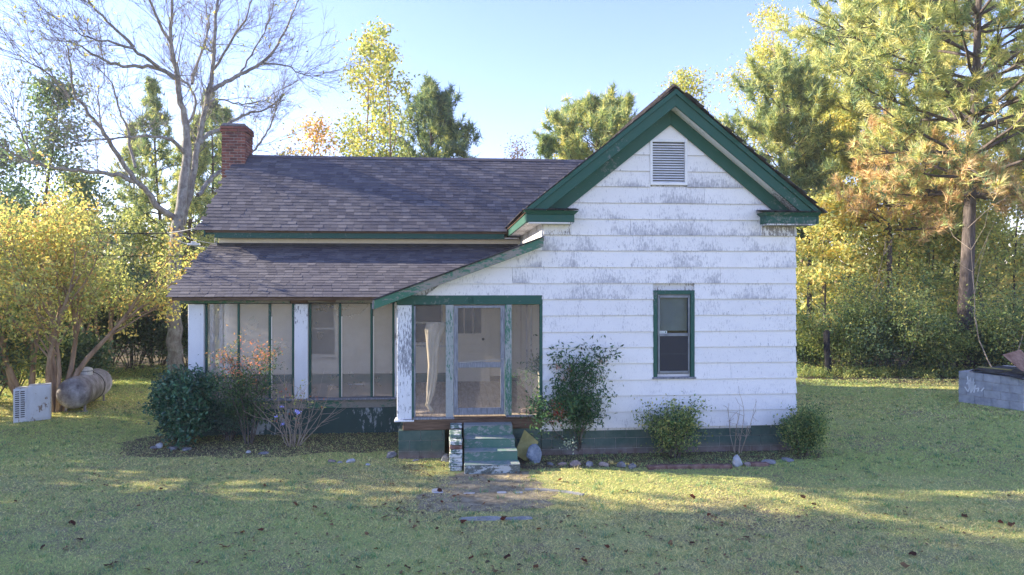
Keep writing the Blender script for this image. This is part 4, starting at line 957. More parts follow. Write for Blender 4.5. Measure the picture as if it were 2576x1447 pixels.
def needles_mesh(name, rg, P, D, n_per, ln, wd, pal, cone=.72, brown=None, droop=.0):
    """tufts of long needles: thin triangles that fan out from the twig ends"""
    P, D = np.asarray(P), unit(np.asarray(D)); m = len(P); n = m * n_per; idx = np.repeat(np.arange(m), n_per)
    d = unit(D[idx] + rg.normal(0, cone, (n, 3)) - np.array([0, 0, droop])); s = unit(np.cross(d, rg.normal(0, 1, (n, 3)))); L = (ln * rg.uniform(.7, 1.2, n))[:, None]; w_ = wd
    o = P[idx] + D[idx] * (rg.uniform(-1.05, .15, n) * ln)[:, None]
    V = np.stack([o - s * w_, o + s * w_, o + d * L], 1).reshape(-1, 3); F = np.arange(3 * n).reshape(n, 3); pal = np.array(pal)
    k = rg.integers(0, len(pal), m); T = pal[k][idx] * LIFT * rg.uniform(.7, 1.3, (n, 1))
    if brown is not None:
        bs, bpal = brown; bp = np.array(bpal); T = np.where(bs[idx][:, None], bp[rg.integers(0, len(bp), m)][idx] * 1.6 * rg.uniform(.7, 1.3, (n, 1)), T)
    return np_mesh(name, V, F, T)

def pine(name, base, h, crown_r, label, z0=.4, r0=.14, whorls=16, per=4, tufts=6, nper=12, ln=.26, wd=.012, pal=None, seed=1, group=None, el0=.05, top_el=.9, brownf=None, bend=0, sub=3, shape=1.0, twigs=1):
    rg = np.random.default_rng(seed); t = thing(name, label, 'tree', tuple(base), 0, group); W = Wood()
    T = curve_branch(rg, [0, 0, -.2], unit(np.array([rg.normal(0, .015), rg.normal(0, .015), 1.])), h + .2, 16, .04, .02 + bend)
    W.add(T, np.linspace(r0, r0 * .10, 16) * (1 + .25 * np.exp(-np.arange(16) * 1.5)), 10); P, D = [], []
    for k in range(whorls):
        f = z0 + (1 - z0) * (k + rg.uniform(0, .6)) / whorls; f = min(f, .985); i = f * 15; i0 = int(i); p = T[i0] + (T[min(i0 + 1, 15)] - T[i0]) * (i - i0); u = (f - z0) / (1 - z0)
        for q in range(per):
            az = q * 2 * math.pi / per + k * 1.3 + rg.uniform(-.5, .5); el = el0 + (top_el - el0) * u ** 1.3 + rg.uniform(-.15, .15)
            prof = (1 - u) ** .75 + .12 if shape == 1 else math.sin(math.pi * (u * .85 + .12)) ** .8 + .05
            L = crown_r * prof * rg.uniform(.6, 1.15); d = np.array([math.cos(az) * math.cos(el), math.sin(az) * math.cos(el), math.sin(el)])
            B = curve_branch(rg, p, d, L, 7, .06, .10); rb_ = max(.010, r0 * .30 * (1 - u * .7)); W.add(B, np.linspace(rb_, .006, 7), 5)
            ends = [(B, 3)]
            for s_ in range(sub):
                j = rg.integers(2, 6); e = rot_about(unit(B[j + 1] - B[j - 1]), rg, .55); Sb = curve_branch(rg, B[j], e, L * rg.uniform(.25, .45), 4, .10, .12); W.add(Sb, np.linspace(rb_ * .4, .004, 4), 3); ends.append((Sb, 1))
            for Bx, s0 in ends:
                for g in range(tufts):
                    x = rg.uniform(s0, len(Bx) - 1.001); x = max(x, s0) if g else len(Bx) - 1.001; j = int(x); pp = Bx[j] + (Bx[j + 1] - Bx[j]) * (x - j)
                    dd = unit(Bx[j + 1] - Bx[j] + rg.normal(0, .35, 3) + np.array([0, 0, .35])); P.append(pp + dd * rg.uniform(0, .22) * (g > 0)); D.append(dd)
    P.append(T[-1]); D.append(np.array([0, 0, 1.])); P, D = np.array(P), np.array(D)
    W.obj('trunk', M['bark_pine'], t); br = None
    if brownf: br = (brownf(P, rg), [(.42, .30, .17), (.48, .35, .20), (.34, .24, .14), (.42, .33, .18)])
    link('crown', needles_mesh('crown', rg, P, D, nper, ln, wd, pal, brown=br), M['needle'], t); return t

YG = [(.22, .23, .08), (.18, .21, .075), (.27, .25, .085), (.14, .175, .065), (.30, .25, .085)]
GOLD = [(.29, .265, .09), (.26, .26, .09), (.22, .24, .09), (.32, .26, .09), (.17, .20, .08)]
GRN = [(.08, .12, .05), (.105, .145, .055), (.065, .10, .045), (.135, .165, .06)]
DKG = [(.042, .072, .042), (.055, .085, .045), (.035, .06, .04), (.075, .10, .05)]
BLG = [(.055, .09, .065), (.07, .11, .075), (.045, .075, .055), (.09, .125, .065)]
ORG = [(.29, .20, .09), (.26, .21, .09), (.31, .18, .09), (.20, .19, .08)]
OLV = [(.14, .16, .065), (.18, .19, .07), (.11, .14, .06), (.23, .22, .08)]
PNG = [(.075, .115, .065), (.10, .14, .07), (.065, .10, .065), (.14, .165, .07)]
PNY = [(.26, .265, .12), (.21, .235, .11), (.31, .29, .13), (.16, .20, .10)]

# --- bare pecan: main limbs follow the real tree, finer wood grows from them
pc = thing('bare_pecan_tree', 'large bare grey tree with spreading limbs behind the left corner of the house', 'tree', tuple(at(440, 23)))
rgp = np.random.default_rng(21); Wp = Wood(); o0 = at(440, 23); DP = 23.0
def pp(zx, zy, dy=0.):
    px, py = zx * .4057, zy * .4057; q = at(px, DP + dy); return np.array([q.x - o0.x, q.y - o0.y, CAMH - (py - 700) * (DP + dy) / FPX - GZ])
limbs = [
 ([(1085, 2345, 0), (1088, 2200, 0), (1075, 1900, 0), (1080, 1650, 0), (1100, 1400, 0), (1135, 1200, .1), (1160, 1000, .2), (1158, 880, .2)], .25, .14),
 ([(1158, 880, .2), (1150, 760, .2), (1118, 600, 0), (1092, 420, -.3), (1055, 260, -.5), (1065, 60, -.6), (1080, -250, -.8)], .125, .03),
 ([(1060, 270, -.5), (1000, 160, -.9), (930, 0, -1.3), (880, -200, -1.7)], .06, .02),
 ([(1080, 1560, .1), (1180, 1200, .5), (1225, 900, .8), (1275, 670, 1.0), (1318, 450, 1.2), (1330, 220, 1.3), (1350, 0, 1.5), (1370, -220, 1.7)], .125, .03),
 ([(1300, 570, 1.1), (1400, 510, 1.4), (1520, 445, 1.8), (1625, 395, 2.1), (1730, 280, 2.5), (1790, 130, 2.8), (1870, -30, 3.0)], .09, .02),
 ([(1630, 395, 2.1), (1780, 400, 2.3), (1880, 470, 2.5), (1990, 470, 2.6)], .035, .01),
 ([(1325, 430, 1.2), (1440, 250, .8), (1520, 120, .5), (1580, -60, .3)], .05, .02),
 ([(1100, 490, -.1), (960, 412, -.6), (800, 415, -1.1), (640, 378, -1.6), (500, 290, -2.0), (400, 240, -2.3)], .075, .015),
 ([(980, 415, -.6), (860, 320, -1.6), (700, 260, -2.4), (580, 245, -3.0), (440, 190, -3.4)], .06, .012),
 ([(830, 295, -1.7), (680, 150, -2.2), (590, 60, -2.5), (520, -30, -2.8)], .05, .015),
 ([(1095, 1360, 0), (960, 1270, -.6), (900, 1170, -.9), (820, 1110, -1.2), (650, 1072, -1.8), (450, 1060, -2.4), (210, 1020, -3.0), (90, 960, -3.3), (0, 900, -3.5)], .105, .018),
 ([(830, 1115, -1.2), (730, 960, -1.5), (650, 840, -1.8), (545, 700, -2.2), (455, 580, -2.6), (440, 420, -2.8), (420, 290, -3)], .08, .015),
 ([(840, 1040, -1.2), (800, 900, -1.0), (795, 790, -.8), (730, 660, -.9), (700, 520, -1.2), (610, 420, -1.4)], .05, .012),
 ([(650, 840, -1.8), (610, 680, -1.4), (608, 520, -1.2)], .03, .01),
 ([(1150, 960, .2), (1080, 870, -.3), (990, 842, -.8), (830, 845, -1.5), (650, 860, -2.0), (430, 890, -2.6)], .07, .015),
 ([(1235, 890, .8), (1290, 830, 1.2), (1360, 812, 1.6), (1440, 750, 2.0), (1530, 700, 2.3), (1640, 690, 2.5), (1760, 620, 2.7)], .085, .02),
 ([(1225, 1210, .7), (1290, 1130, 1.2), (1360, 1065, 1.6), (1460, 1000, 2.0), (1590, 930, 2.4), (1640, 840, 2.6), (1700, 740, 2.8), (1720, 600, 2.9)], .08, .015),
 ([(1290, 630, 1.0), (1390, 615, 1.5), (1500, 650, 1.9), (1600, 640, 2.2), (1730, 560, 2.6)], .035, .01),
 ([(1190, 520, .9), (1215, 420, 1.3), (1260, 300, 1.7), (1300, 170, 2.0), (1270, 0, 2.2)], .06, .015),
 ([(1150, 800, .3), (1230, 660, .7), (1185, 540, .9), (1100, 470, 1.2)], .05, .03),
 ([(1480, 480, 1.7), (1560, 340, 1.9), (1640, 200, 2.0), (1690, 60, 2.2)], .04, .01),
 ([(430, 600, -2.6), (300, 460, -2.9), (180, 380, -3.2), (80, 330, -3.4)], .03, .008),
 ([(210, 1020, -3), (120, 800, -3.2), (60, 640, -3.4)], .03, .008),
]
twl = []
for pts, ra, rbb in limbs:
    Q = np.array([pp(*q) for q in pts]); n = len(Q); x = np.linspace(0, n - 1, (n - 1) * 4 + 1); Pn = np.stack([np.interp(x, np.arange(n), Q[:, i]) for i in range(3)], 1)
    for _ in range(2): Pn[1:-1] = .25 * Pn[:-2] + .5 * Pn[1:-1] + .25 * Pn[2:]
    Pn[1:-1] += rgp.normal(0, .02, Pn[1:-1].shape); Wp.add(Pn, np.linspace(ra, rbb, len(Pn)) * (1 + rgp.normal(0, .03, len(Pn))), 9 if ra > .1 else 6)
    if pts[0][1] < 2000: twl.append((Pn, ra, rbb))
NTW = 0
def twigs(P, r, L, lev):
    global NTW
    d = unit(np.gradient(P, axis=0)); n = len(P); k = {0: 14, 1: 7, 2: 4}[lev]; k = int(k * max(1, np.linalg.norm(P[-1] - P[0]) / {0: 3.0, 1: 1.6, 2: .8}[lev]))
    for q in range(min(k, 44 if lev == 0 else 11)):
        i = rgp.integers(int(n * (.25 if lev == 0 else .2)), n); out = P[i] * np.array([.06, .06, 0]); e = unit(d[i] + rgp.normal(0, .55, 3) + np.array([0, 0, .28]) + out); l = L * rgp.uniform(.45, 1.15)
        B = curve_branch(rgp, P[i], e, l, 7 if lev < 2 else 4, .02, .13); rr = r * rgp.uniform(.55, .9)
        Wp.add(B, np.linspace(rr, max(.0035, rr * .3), len(B)), 4 if lev < 1 else 3); NTW += 1
        if lev < 2: twigs(B, max(.0055, rr * .5), l * .55, lev + 1)
for Pn, ra, rbb in twl: twigs(Pn, max(.014, rbb * .7), 1.7, 0)
Wp.obj('trunk', M['bark_pecan'], pc)
ends = np.concatenate([V[-3:] for V in Wp.V if len(V) < 14]); ends = ends[rgp.random(len(ends)) < .010]
link('last_leaves', leaves_mesh('last_leaves', rgp, ends, 3, .12, .12, YG + OLV), M['leaf'], pc)

# --- crape myrtles with tan multi-stem trunks
def myrtle(base, stems, h, label, seed, pal, cx=0., r=2.2):
    rg = np.random.default_rng(seed); t = thing('crape_myrtle', label, 'tree', tuple(base)); W = Wood(); cl = []
    for s_ in range(stems):
        az = s_ * 2 * math.pi / stems + rg.uniform(-.3, .3); d = unit(np.array([math.cos(az) * .22 + cx, math.sin(az) * .26, 1.]))
        T = curve_branch(rg, [math.cos(az) * .10, math.sin(az) * .10, -.1], d, h * .62, 10, .02, .085); W.add(T, np.linspace(.075, .030, 10) * rg.uniform(.8, 1.25), 8)
        for k in range(7):
            j = rg.integers(4, 10); e = unit(unit(T[j] - T[j - 1]) + rg.normal(0, .42, 3) + np.array([math.cos(az) * .25, math.sin(az) * .25, 0])); B = curve_branch(rg, T[j], e, r * rg.uniform(.55, 1.1), 8, .05, .10); W.add(B, np.linspace(.026, .008, 8), 5)
            for q in range(6):
                i = rg.integers(3, 8); Sb = curve_branch(rg, B[i], rot_about(unit(B[i] - B[i - 1]), rg, .6), rg.uniform(.4, 1.1), 5, .04, .15); W.add(Sb, np.linspace(.010, .003, 5), 3); cl += [Sb[4], Sb[3], Sb[2]]
            cl += [B[7], B[6]]
    W.obj('trunk', M['bark_tan'], t); link('crown', leaves_mesh('crown', rg, np.array(cl), 17, .15, .095, pal, .55, .8, .1), M['leaf'], t); return t
MYR = [(.28, .26, .09), (.24, .25, .09), (.17, .20, .08), (.30, .25, .09), (.20, .22, .09), (.28, .18, .08), (.14, .17, .07), (.27, .27, .12)]
myrtle(at(141, 16.9), 6, 5.3, 'golden multi-stemmed tree with tan trunk standing beside the gas tank', 31, MYR, .0, 2.15)
myrtle(at(66, 17.9), 5, 5.0, 'golden multi-stemmed tree leaning at the left behind the white cabinet', 33, MYR, -.12, 2.1)
myrtle(at(255, 22.5), 3, 5.4, 'olive and gold tree standing in the grass behind the gas tank', 37, OLV + MYR[1:3], -.03, 1.5)

# --- woods on the left
hardwood('dark_leafy_tree', at(112, 26.5), 10.4, 2.4, 'tall dark green leafy tree at the far left behind the golden trees', pal=BLG, seed=41, z0=.22, limbs=22, leaves=30, size=.17, sigma=.33, dens=.8, shape=2)
hardwood('dark_leafy_tree', at(-40, 27), 8.6, 2.6, 'dark green tree cut by the left picture edge', pal=BLG + GRN[:1], seed=42, z0=.2, limbs=20, leaves=28, size=.17, sigma=.34, dens=.8)
hardwood('grey_green_tree', at(235, 31), 7.6, 2.2, 'grey green tree between the dark tall tree and the bare tree', pal=OLV + BLG, seed=43, z0=.2, limbs=18, leaves=26, size=.17, dens=.75)
for i, (px, d, h, cr, lab, py_) in enumerate([(412, 33, 12.4, 1.7, 'slim pine seen just left of the bare tree trunk', PNG), (352, 36, 11.0, 1.7, 'distant slim pine left of the bare tree, shortest of its group', PNG + PNY), (468, 31, 10.4, 1.5, 'pine with thin brown trunk directly behind the bare tree', PNG + PNY), (515, 35, 12.6, 1.6, 'slim pine rising left of the brick chimney', PNG), (552, 37, 12.2, 1.5, 'bluish pine half hidden behind the brick chimney', PNG)]):
    pine('slim_pine_tree', at(px, d), h, cr, lab, z0=.42, r0=.13, whorls=15, per=4, tufts=4, nper=10, ln=.32, wd=.022, pal=py_ + PNY[:2], seed=50 + i, el0=.1, top_el=1.1)
for i, (px, d, h, cr, lab) in enumerate([(300, 33, 6.0, 1.8, 'yellowing small tree behind the gas tank'), (390, 34, 5.4, 1.6, 'pale olive small tree left of the bare trunk'), (480, 33, 5.2, 1.5, 'yellowish undergrowth tree just right of the bare trunk'), (150, 33, 6.2, 2, 'olive tree filling the gap behind the left golden tree'), (20, 32, 6.4, 2, 'olive tree deep in the woods at the left edge')]):
    hardwood('understory_tree', at(px, d), h, cr, lab, pal=OLV + YG[:2], seed=60 + i, z0=.12, limbs=16, leaves=24, size=.16, dens=.8)

def bush(name, base, h, r, label, pal, seed, stems=9, size=.07, leaves=22, sigma=.12, mat='leaf', spread=.5, group=None, bare=False, bark_='bark_dark', aspect=.5, top=None, sub=4, rs=.012, cat='bush', lowcut=.15):
    rg = np.random.default_rng(seed); t = thing(name, label, cat, tuple(base), 0, group); W = Wood(); cl = []
    for s_ in range(stems):
        az = s_ * 2.4 + rg.uniform(-.4, .4); k = rg.uniform(.1, 1) ** .6; d = unit(np.array([math.cos(az) * spread * k, math.sin(az) * spread * k, 1.])); b0 = [math.cos(az) * r * .12, math.sin(az) * r * .12, -.03]
        T = curve_branch(rg, b0, d, h * rg.uniform(.65, 1.05), 8, .03, .10); W.add(T, np.linspace(rs, .004, 8), 5)
        for q in range(sub + 2):
            j = rg.integers(2, 8); e = unit(unit(T[j] - T[j - 1]) * .7 + rg.normal(0, .5, 3)); B = curve_branch(rg, T[j], e, r * rg.uniform(.3, .75), 5, .06, .14); W.add(B[::2], np.linspace(rs * .5, .003, 3), 3)
            if not bare: cl += [B[4], B[3], B[2]]
        if not bare: cl += [T[7], T[6]]
    W.obj('stems', M[bark_], t)
    if cl:
        cl = np.array(cl); cl = cl[cl[:, 2] > h * lowcut]; f = cl[:, 2] / h
        if top is None: link('foliage', leaves_mesh('foliage', rg, cl, leaves, sigma, size, pal, aspect, .8), M[mat], t)
        else:
            k = f > .80 + rg.normal(0, .07, len(cl)); link('foliage', leaves_mesh('foliage', rg, cl[~k], leaves, sigma, size, pal, aspect, .7), M[mat], t); link('new_growth', leaves_mesh('new_growth', rg, cl[k], leaves, sigma, size, top, aspect, .9, up=.1), M[mat], t)
    return t

# dark shrubs along the left edge of the woods
DSH = DKG + BLG[:1]
for i, (px, d, h, r, lab) in enumerate([(-30, 18.0, 2.6, 1.3, 'large grey green bush at the left edge behind the white cabinet'), (30, 20.5, 3.2, 1.6, 'dark shrub under the left golden tree'), (120, 24, 3.4, 1.7, 'dark shrub seen between the tan trunks'), (205, 24.8, 3.0, 1.6, 'dark shrub behind the gas tank, left'), (270, 25, 3.4, 1.6, 'dark shrub behind the gas tank, right'), (335, 25.2, 3.2, 1.6, 'dark shrub midway between the gas tank and the bare tree'), (395, 25.6, 3.0, 1.5, 'dark shrub just left of the bare tree trunk'), (475, 25.5, 2.8, 1.4, 'dark shrub just right of the bare tree trunk'), (190, 20.6, 1.3, .8, 'low grey green bush between the tan trunk and the tank')]):
    bush('dark_shrub', at(px, d), h, r, lab, DSH if i else OLV + BLG, 70 + i, 14, .13, 20, .22, spread=.55, lowcut=.06, sub=5, rs=.02)

# --- behind the house
hardwood('slender_tree', at(925, 27.5), 13.9, 1.75, 'tall slender yellow green tree rising behind the roof', pal=OLV + YG, seed=81, z0=.38, limbs=34, leaves=17, size=.17, stems=3, r0=.12, sigma=.24, dens=.72, lift=.3, bark_='bark_tan', shape=1)
hardwood('slender_tree', at(875, 30), 9.6, 1.5, 'thin yellowish tree with open crown left of the tall slender one', pal=OLV + YG, seed=82, z0=.35, limbs=18, leaves=12, size=.15, stems=2, r0=.09, dens=.7, lift=.3)
hardwood('slender_tree', at(990, 29), 10.6, 1.5, 'open thin tree between the tall slender tree and the blue green pine', pal=OLV + GRN, seed=83, z0=.35, limbs=16, leaves=11, size=.15, stems=2, r0=.09, dens=.6, lift=.3)
hardwood('orange_tree', at(762, 31), 10.0, 1.5, 'orange leaved tree above the roof beside the chimney', pal=ORG, seed=84, z0=.4, limbs=18, leaves=14, size=.16, dens=.75, r0=.09)
hardwood('orange_tree', at(825, 34), 9.6, 1.4, 'paler orange tree farther right above the roof', pal=ORG + OLV[:1], seed=85, z0=.4, limbs=16, leaves=12, size=.16, dens=.7, r0=.09)
pine('blue_green_pine', at(1080, 36), 12.6, 2.9, 'bluish green pine behind the roof, right of the tall slender tree', z0=.50, r0=.13, whorls=9, per=4, tufts=9, nper=15, ln=.40, wd=.02, pal=PNG + PNY[:2] + BLG, seed=91, el0=.45, top_el=1.25, sub=3, shape=2)
pine('blue_green_pine', at(1138, 37), 11.0, 2.9, 'lower bluish pine with branches reaching right over the roof', z0=.50, r0=.13, whorls=8, per=4, tufts=9, nper=15, ln=.40, wd=.02, pal=PNG + PNY[:2] + BLG, seed=92, el0=.45, top_el=1.2, sub=3, shape=2)
hardwood('thin_bare_tree', at(1270, 35), 10.2, .75, 'small thin pinkish brown tree alone above the roof ridge', pal=[(.26, .18, .12), (.20, .16, .10), (.3, .2, .14)], seed=86, z0=.62, limbs=12, leaves=8, size=.13, dens=.8, r0=.07)
pine('round_pine', at(1485, 31), 10.6, 3.1, 'round topped yellow green pine left of the gable peak', z0=.48, r0=.17, whorls=14, per=6, tufts=9, nper=22, ln=.33, wd=.017, pal=PNY + PNG[:2], seed=93, el0=.25, top_el=.9, sub=4, shape=2)
pine('small_pine', at(1368, 30), 9.2, 1.2, 'small dark pine leaning out left of the round pine', z0=.5, r0=.10, whorls=9, per=4, tufts=5, nper=12, ln=.28, wd=.02, pal=PNG, seed=94, el0=.3, top_el=1.1)
hardwood('golden_tree', at(1430, 32), 9.6, 1.4, 'golden leaved tree tucked under the round pine', pal=GOLD, seed=87, z0=.4, limbs=14, leaves=14, size=.16, dens=.8)

# --- woods on the right
hardwood('yellow_tree', at(1960, 36), 18.3, 2.9, 'tallest yellow tree rising behind the right slope of the gable', pal=YG + GOLD, seed=101, z0=.34, limbs=36, leaves=20, size=.17, dens=.85, sigma=.3, stems=2, r0=.14, bark_='bark_tan')
hardwood('yellow_tree', at(1845, 37), 16.6, 2.9, 'yellow tree between the tallest yellow one and the gable', pal=YG + GOLD, seed=102, z0=.4, limbs=28, leaves=20, size=.17, dens=.8, r0=.13)
hardwood('yellow_tree', at(1765, 36), 13.9, 2.0, 'yellow tree just peeping over the gable peak', pal=YG, seed=103, z0=.45, limbs=20, leaves=18, size=.17, dens=.75, r0=.12)
hardwood('yellow_tree', at(2060, 33), 11.6, 2.3, 'yellow tree behind the lower right corner of the gable', pal=YG + GOLD, seed=104, z0=.25, limbs=26, leaves=24, size=.17, dens=.85, r0=.13, bark_='bark_tan')
pine('soft_pine', at(1930, 31), 11.9, 3.0, 'soft blue green pine just right of the gable slope', z0=.45, r0=.15, whorls=13, per=5, tufts=9, nper=22, ln=.34, wd=.017, pal=PNG + PNY, seed=95, el0=.2, top_el=1.0, sub=4, shape=2)
pine('small_pine', at(2035, 31), 10.6, 2.0, 'upright green pine beside the soft blue green pine', z0=.42, r0=.13, whorls=12, per=5, tufts=6, nper=14, ln=.30, wd=.02, pal=PNG, seed=96, el0=.35, top_el=1.2)
def brownf(P, rg): return (P[:, 2] < 7.2 + rg.normal(0, .9, len(P))) & (rg.random(len(P)) < .75)
pine('big_pine', at(2430, 24), 17.0, 5.6, 'large old pine with orange brown lower branches at the right', z0=.36, r0=.27, whorls=17, per=6, tufts=9, nper=26, ln=.32, wd=.016, pal=PNY + PNG[:1], seed=97, el0=.0, top_el=.9, brownf=brownf, bend=.02, sub=7, shape=2)
hardwood('yellow_tree', at(2105, 35), 15.6, 2.8, 'yellow green tree between the tallest yellow one and the tall pine', pal=YG, seed=105, z0=.3, limbs=34, leaves=22, size=.17, dens=.9, r0=.13, bark_='bark_tan')
pine('tall_pine', at(2215, 32), 15.6, 4.4, 'tall yellow green pine rising left of the large old pine', z0=.45, r0=.22, whorls=14, per=6, tufts=9, nper=22, ln=.36, wd=.018, pal=PNY, seed=197, el0=.1, top_el=.9, sub=5, shape=2)
pine('big_pine', at(2740, 25), 16, 4.4, 'second large pine whose branches enter at the right edge', z0=.45, r0=.30, whorls=13, per=5, tufts=7, nper=13, ln=.32, wd=.022, pal=PNY + PNG, seed=98, el0=.1, top_el=.9, sub=5, shape=2)
pine('brown_pine', at(2235, 26.5), 9.4, 2.6, 'pine with dying orange brown needles right of the house corner', z0=.52, r0=.15, whorls=8, per=5, tufts=5, nper=22, ln=.30, wd=.015, pal=PNY, seed=99, el0=-.05, top_el=1.0, brownf=lambda P, rg: rg.random(len(P)) < .85, sub=4)
for i, (px, d, h, cr, lab, pal) in enumerate([
    (2075, 26.5, 5.6, 1.8, 'golden understory tree just right of the house corner', GOLD), (2160, 27.5, 6.2, 1.9, 'golden and green understory tree behind the charred post', GOLD + YG), (2240, 28, 6.4, 2.0, 'bright yellow green tree right of the charred post', YG),
    (2330, 28.5, 7.0, 2.1, 'bright green tree just left of the big pine trunk', YG + GRN), (2400, 29.5, 7.6, 2.1, 'green tree directly behind the big pine trunk', YG + GRN), (2480, 28, 6.8, 2.0, 'yellow green tree just right of the big pine trunk', YG + OLV),
    (2560, 28, 7.0, 2.1, 'olive gold tree at the right picture edge', GOLD + OLV), (2650, 29, 8.0, 2.3, 'olive tree beyond the right picture edge', OLV), (2300, 33, 9.6, 2.3, 'taller green tree deep in the right woods', OLV + YG), (2130, 33, 9.8, 2.3, 'taller yellow tree deep in the right woods near the house', YG + GOLD), (2520, 34, 10, 2.4, 'tall olive tree deep in the woods behind the big pine', OLV + YG), (2420, 36, 9, 2.2, 'distant olive tree far behind the big pine', OLV)]):
    hardwood('understory_tree', at(px, d), h * 1.08, cr, lab, pal=[tuple(1.18 * q * (1, .97, 1.1)[k_] for k_, q in enumerate(c_)) for c_ in pal], seed=110 + i, z0=.12, limbs=20, leaves=26, size=.165, sigma=.28, dens=.9, r0=.07, squash=.5)
for i, (px, d, h, r, lab) in enumerate([(2040, 25.2, 2.0, 1.0, 'shaded bush by the house corner at the edge of the woods'), (2125, 24.0, 2.7, 1.3, 'dark green bush just right of the charred post'), (2190, 23.8, 2.5, 1.3, 'dark green bush second right of the charred post'), (2255, 23.8, 2.9, 1.4, 'tallest dark green bush between the post and the big pine'), (2320, 23.6, 2.6, 1.3, 'dark green bush a step left of the big pine'), (2375, 23.8, 2.4, 1.2, 'dark bush touching the big pine trunk on the left'), (2485, 23.2, 2.2, 1.2, 'green bush right of the big pine behind the block enclosure'), (2560, 23.2, 2.6, 1.3, 'green bush at the right edge behind the block enclosure'), (2640, 23, 2.6, 1.3, 'green bush beyond the right edge')]):
    bush('woodland_bush', at(px + 9 * math.sin(i * 5), d + .8 * math.sin(i * 3.3)), h * (.62, .95, .7, 1.05, .55, .85, .75, .9, .8)[i], r * (.95, .8, 1.1, .85)[i % 4], lab, [DKG + GRN, GRN + OLV, DKG + BLG, DKG + GRN + OLV][i % 4], 130 + i, 15, .10, 20, .19, spread=.5, lowcut=.05, sub=5, rs=.014)
bush('bare_sapling', at(2545, 21.5), 5.2, 2.6, 'bare pale branched sapling at the right edge in front of the pine', None, 151, 4, bare=True, bark_='twig', spread=.55, rs=.022, sub=7, cat='sapling')
bush('bare_sapling', at(2150, 26), 5.4, 1.8, 'thin bare tan sapling among golden leaves by the house corner', None, 152, 4, bare=True, bark_='twig', spread=.3, rs=.03, sub=6, cat='sapling')

# far woods that close the view, one mass
def far_woods(seed, px0, px1, d, h, n, pal, name):
    rg = np.random.default_rng(seed); Cc = []
    for _ in range(n):
        px = rg.uniform(px0, px1); q = at(px, d * rg.uniform(.96, 1.35)); hh = h * (.75 + .25 * math.sin(px * .013 + seed) + rg.normal(0, .08)); Cc.append((q.x, q.y, max(.2, rg.uniform(0, 1) ** .8 * hh)))
    link(name, leaves_mesh(name, rg, np.array(Cc), 11, .5, .40, pal, .6, .8), M['leaf'], None, kind='stuff')
far_woods(1, -900, 640, 41, 6.2, 2600, OLV + DKG, 'far_undergrowth'); far_woods(2, 1950, 3400, 40, 8.0, 3000, OLV + YG + DKG, 'far_undergrowth'); far_woods(3, 640, 1950, 48, 6.5, 1500, OLV + DKG, 'far_undergrowth')

# thin autumn air: far trees fade a little
hz = NT('haze_air'); hz.t.nodes.remove(hz.b); pv = hz.n('VolumePrincipled'); pv.inputs['Density'].default_value = HAZE; pv.inputs['Color'].default_value = (.93, .95, 1, 1); pv.inputs['Anisotropy'].default_value = .25
hz.l(pv.outputs[0], hz.out.inputs['Volume'])
MB().box(-75, 75, -12, 95, GZ - 1, 24).obj('haze', hz.m, None, kind='stuff')
# trees along the left of the yard, beyond the picture; their shade falls over the lawn
for i, (x, y, h, cr) in enumerate([(-15.5, 11.5, 7.2, 2.4), (-18.2, 13.1, 9.4, 2.2), (-16.5, 16.9, 6.4, 1.4), (-21, 17.4, 8.0, 1.7), (-23, 15.6, 11.5, 2.5), (-19.5, 9.5, 9.0, 2.8), (-23, 13.2, 9.5, 2.6), (-27, 9.5, 10.5, 3)]):
    hardwood('yard_tree', (x, y, GZ), h, cr, 'leafy tree along the left of the yard', pal=GRN + OLV, seed=160 + i, z0=.08, limbs=20, leaves=17, size=.36, sigma=.42, sub=3, group='trees along the left side of the yard', lift=.1)
hardwood('yard_tree', (-19, 14.8, GZ), 13, 2.3, 'tall bare-stemmed tree with a high crown along the left of the yard', pal=GRN + OLV, seed=190, z0=.66, limbs=20, leaves=17, size=.36, sigma=.42, sub=3, group='trees along the left side of the yard', lift=.1)

# --- bushes along the house
HOL = [(.018, .05, .028), (.025, .065, .035), (.035, .08, .042), (.015, .04, .025)]
NAN = [(.030, .065, .032), (.045, .085, .04), (.06, .10, .04), (.035, .06, .035)]
RED = [(.24, .085, .055), (.20, .12, .06), (.25, .11, .075), (.15, .12, .05)]
def P_(px, py): return at(px, FPX * (CAMH - GZ) / (py - 700))
bush('glossy_bush', P_(458, 1120), 1.32, .58, 'dark glossy broad leaved bush at the left corner of the porch', HOL, 201, 22, .085, 20, .10, mat='leaf_glossy', spread=.42, lowcut=.08, sub=7, aspect=.5)
bush('red_tipped_bush', P_(624, 1118), 1.85, .55, 'tall feathery bush with red new leaves in front of the porch screens', NAN, 202, 10, .055, 18, .10, spread=.25, lowcut=.22, sub=6, top=RED + NAN[:1], aspect=.38)
bush('bluish_bush', P_(575, 1108), .85, .4, 'low bluish green bush at the foot of the red-tipped bush', [(.05, .09, .075), (.07, .11, .09), (.04, .07, .06)], 203, 10, .05, 18, .09, spread=.5, lowcut=.3, sub=5, aspect=.4)
bt = bush('twiggy_bush', P_(738, 1122), 1.25, .8, 'sparse twiggy bush with a few leaves and blue flowers by the porch', None, 204, 17, bare=True, bark_='twig', spread=.75, sub=3, rs=.009)
rg = np.random.default_rng(5); cc = np.stack([rg.normal(0, .32, 26), rg.normal(0, .22, 26), rg.uniform(.35, 1.2, 26)], 1)
link('sparse_leaves', leaves_mesh('sparse_leaves', rg, cc, 5, .06, .06, OLV + YG[:1] + RED[:1]), M['leaf'], bt)
fc = np.stack([rg.normal(-.02, .26, 7), rg.normal(-.15, .15, 7), rg.uniform(.45, .8, 7)], 1)
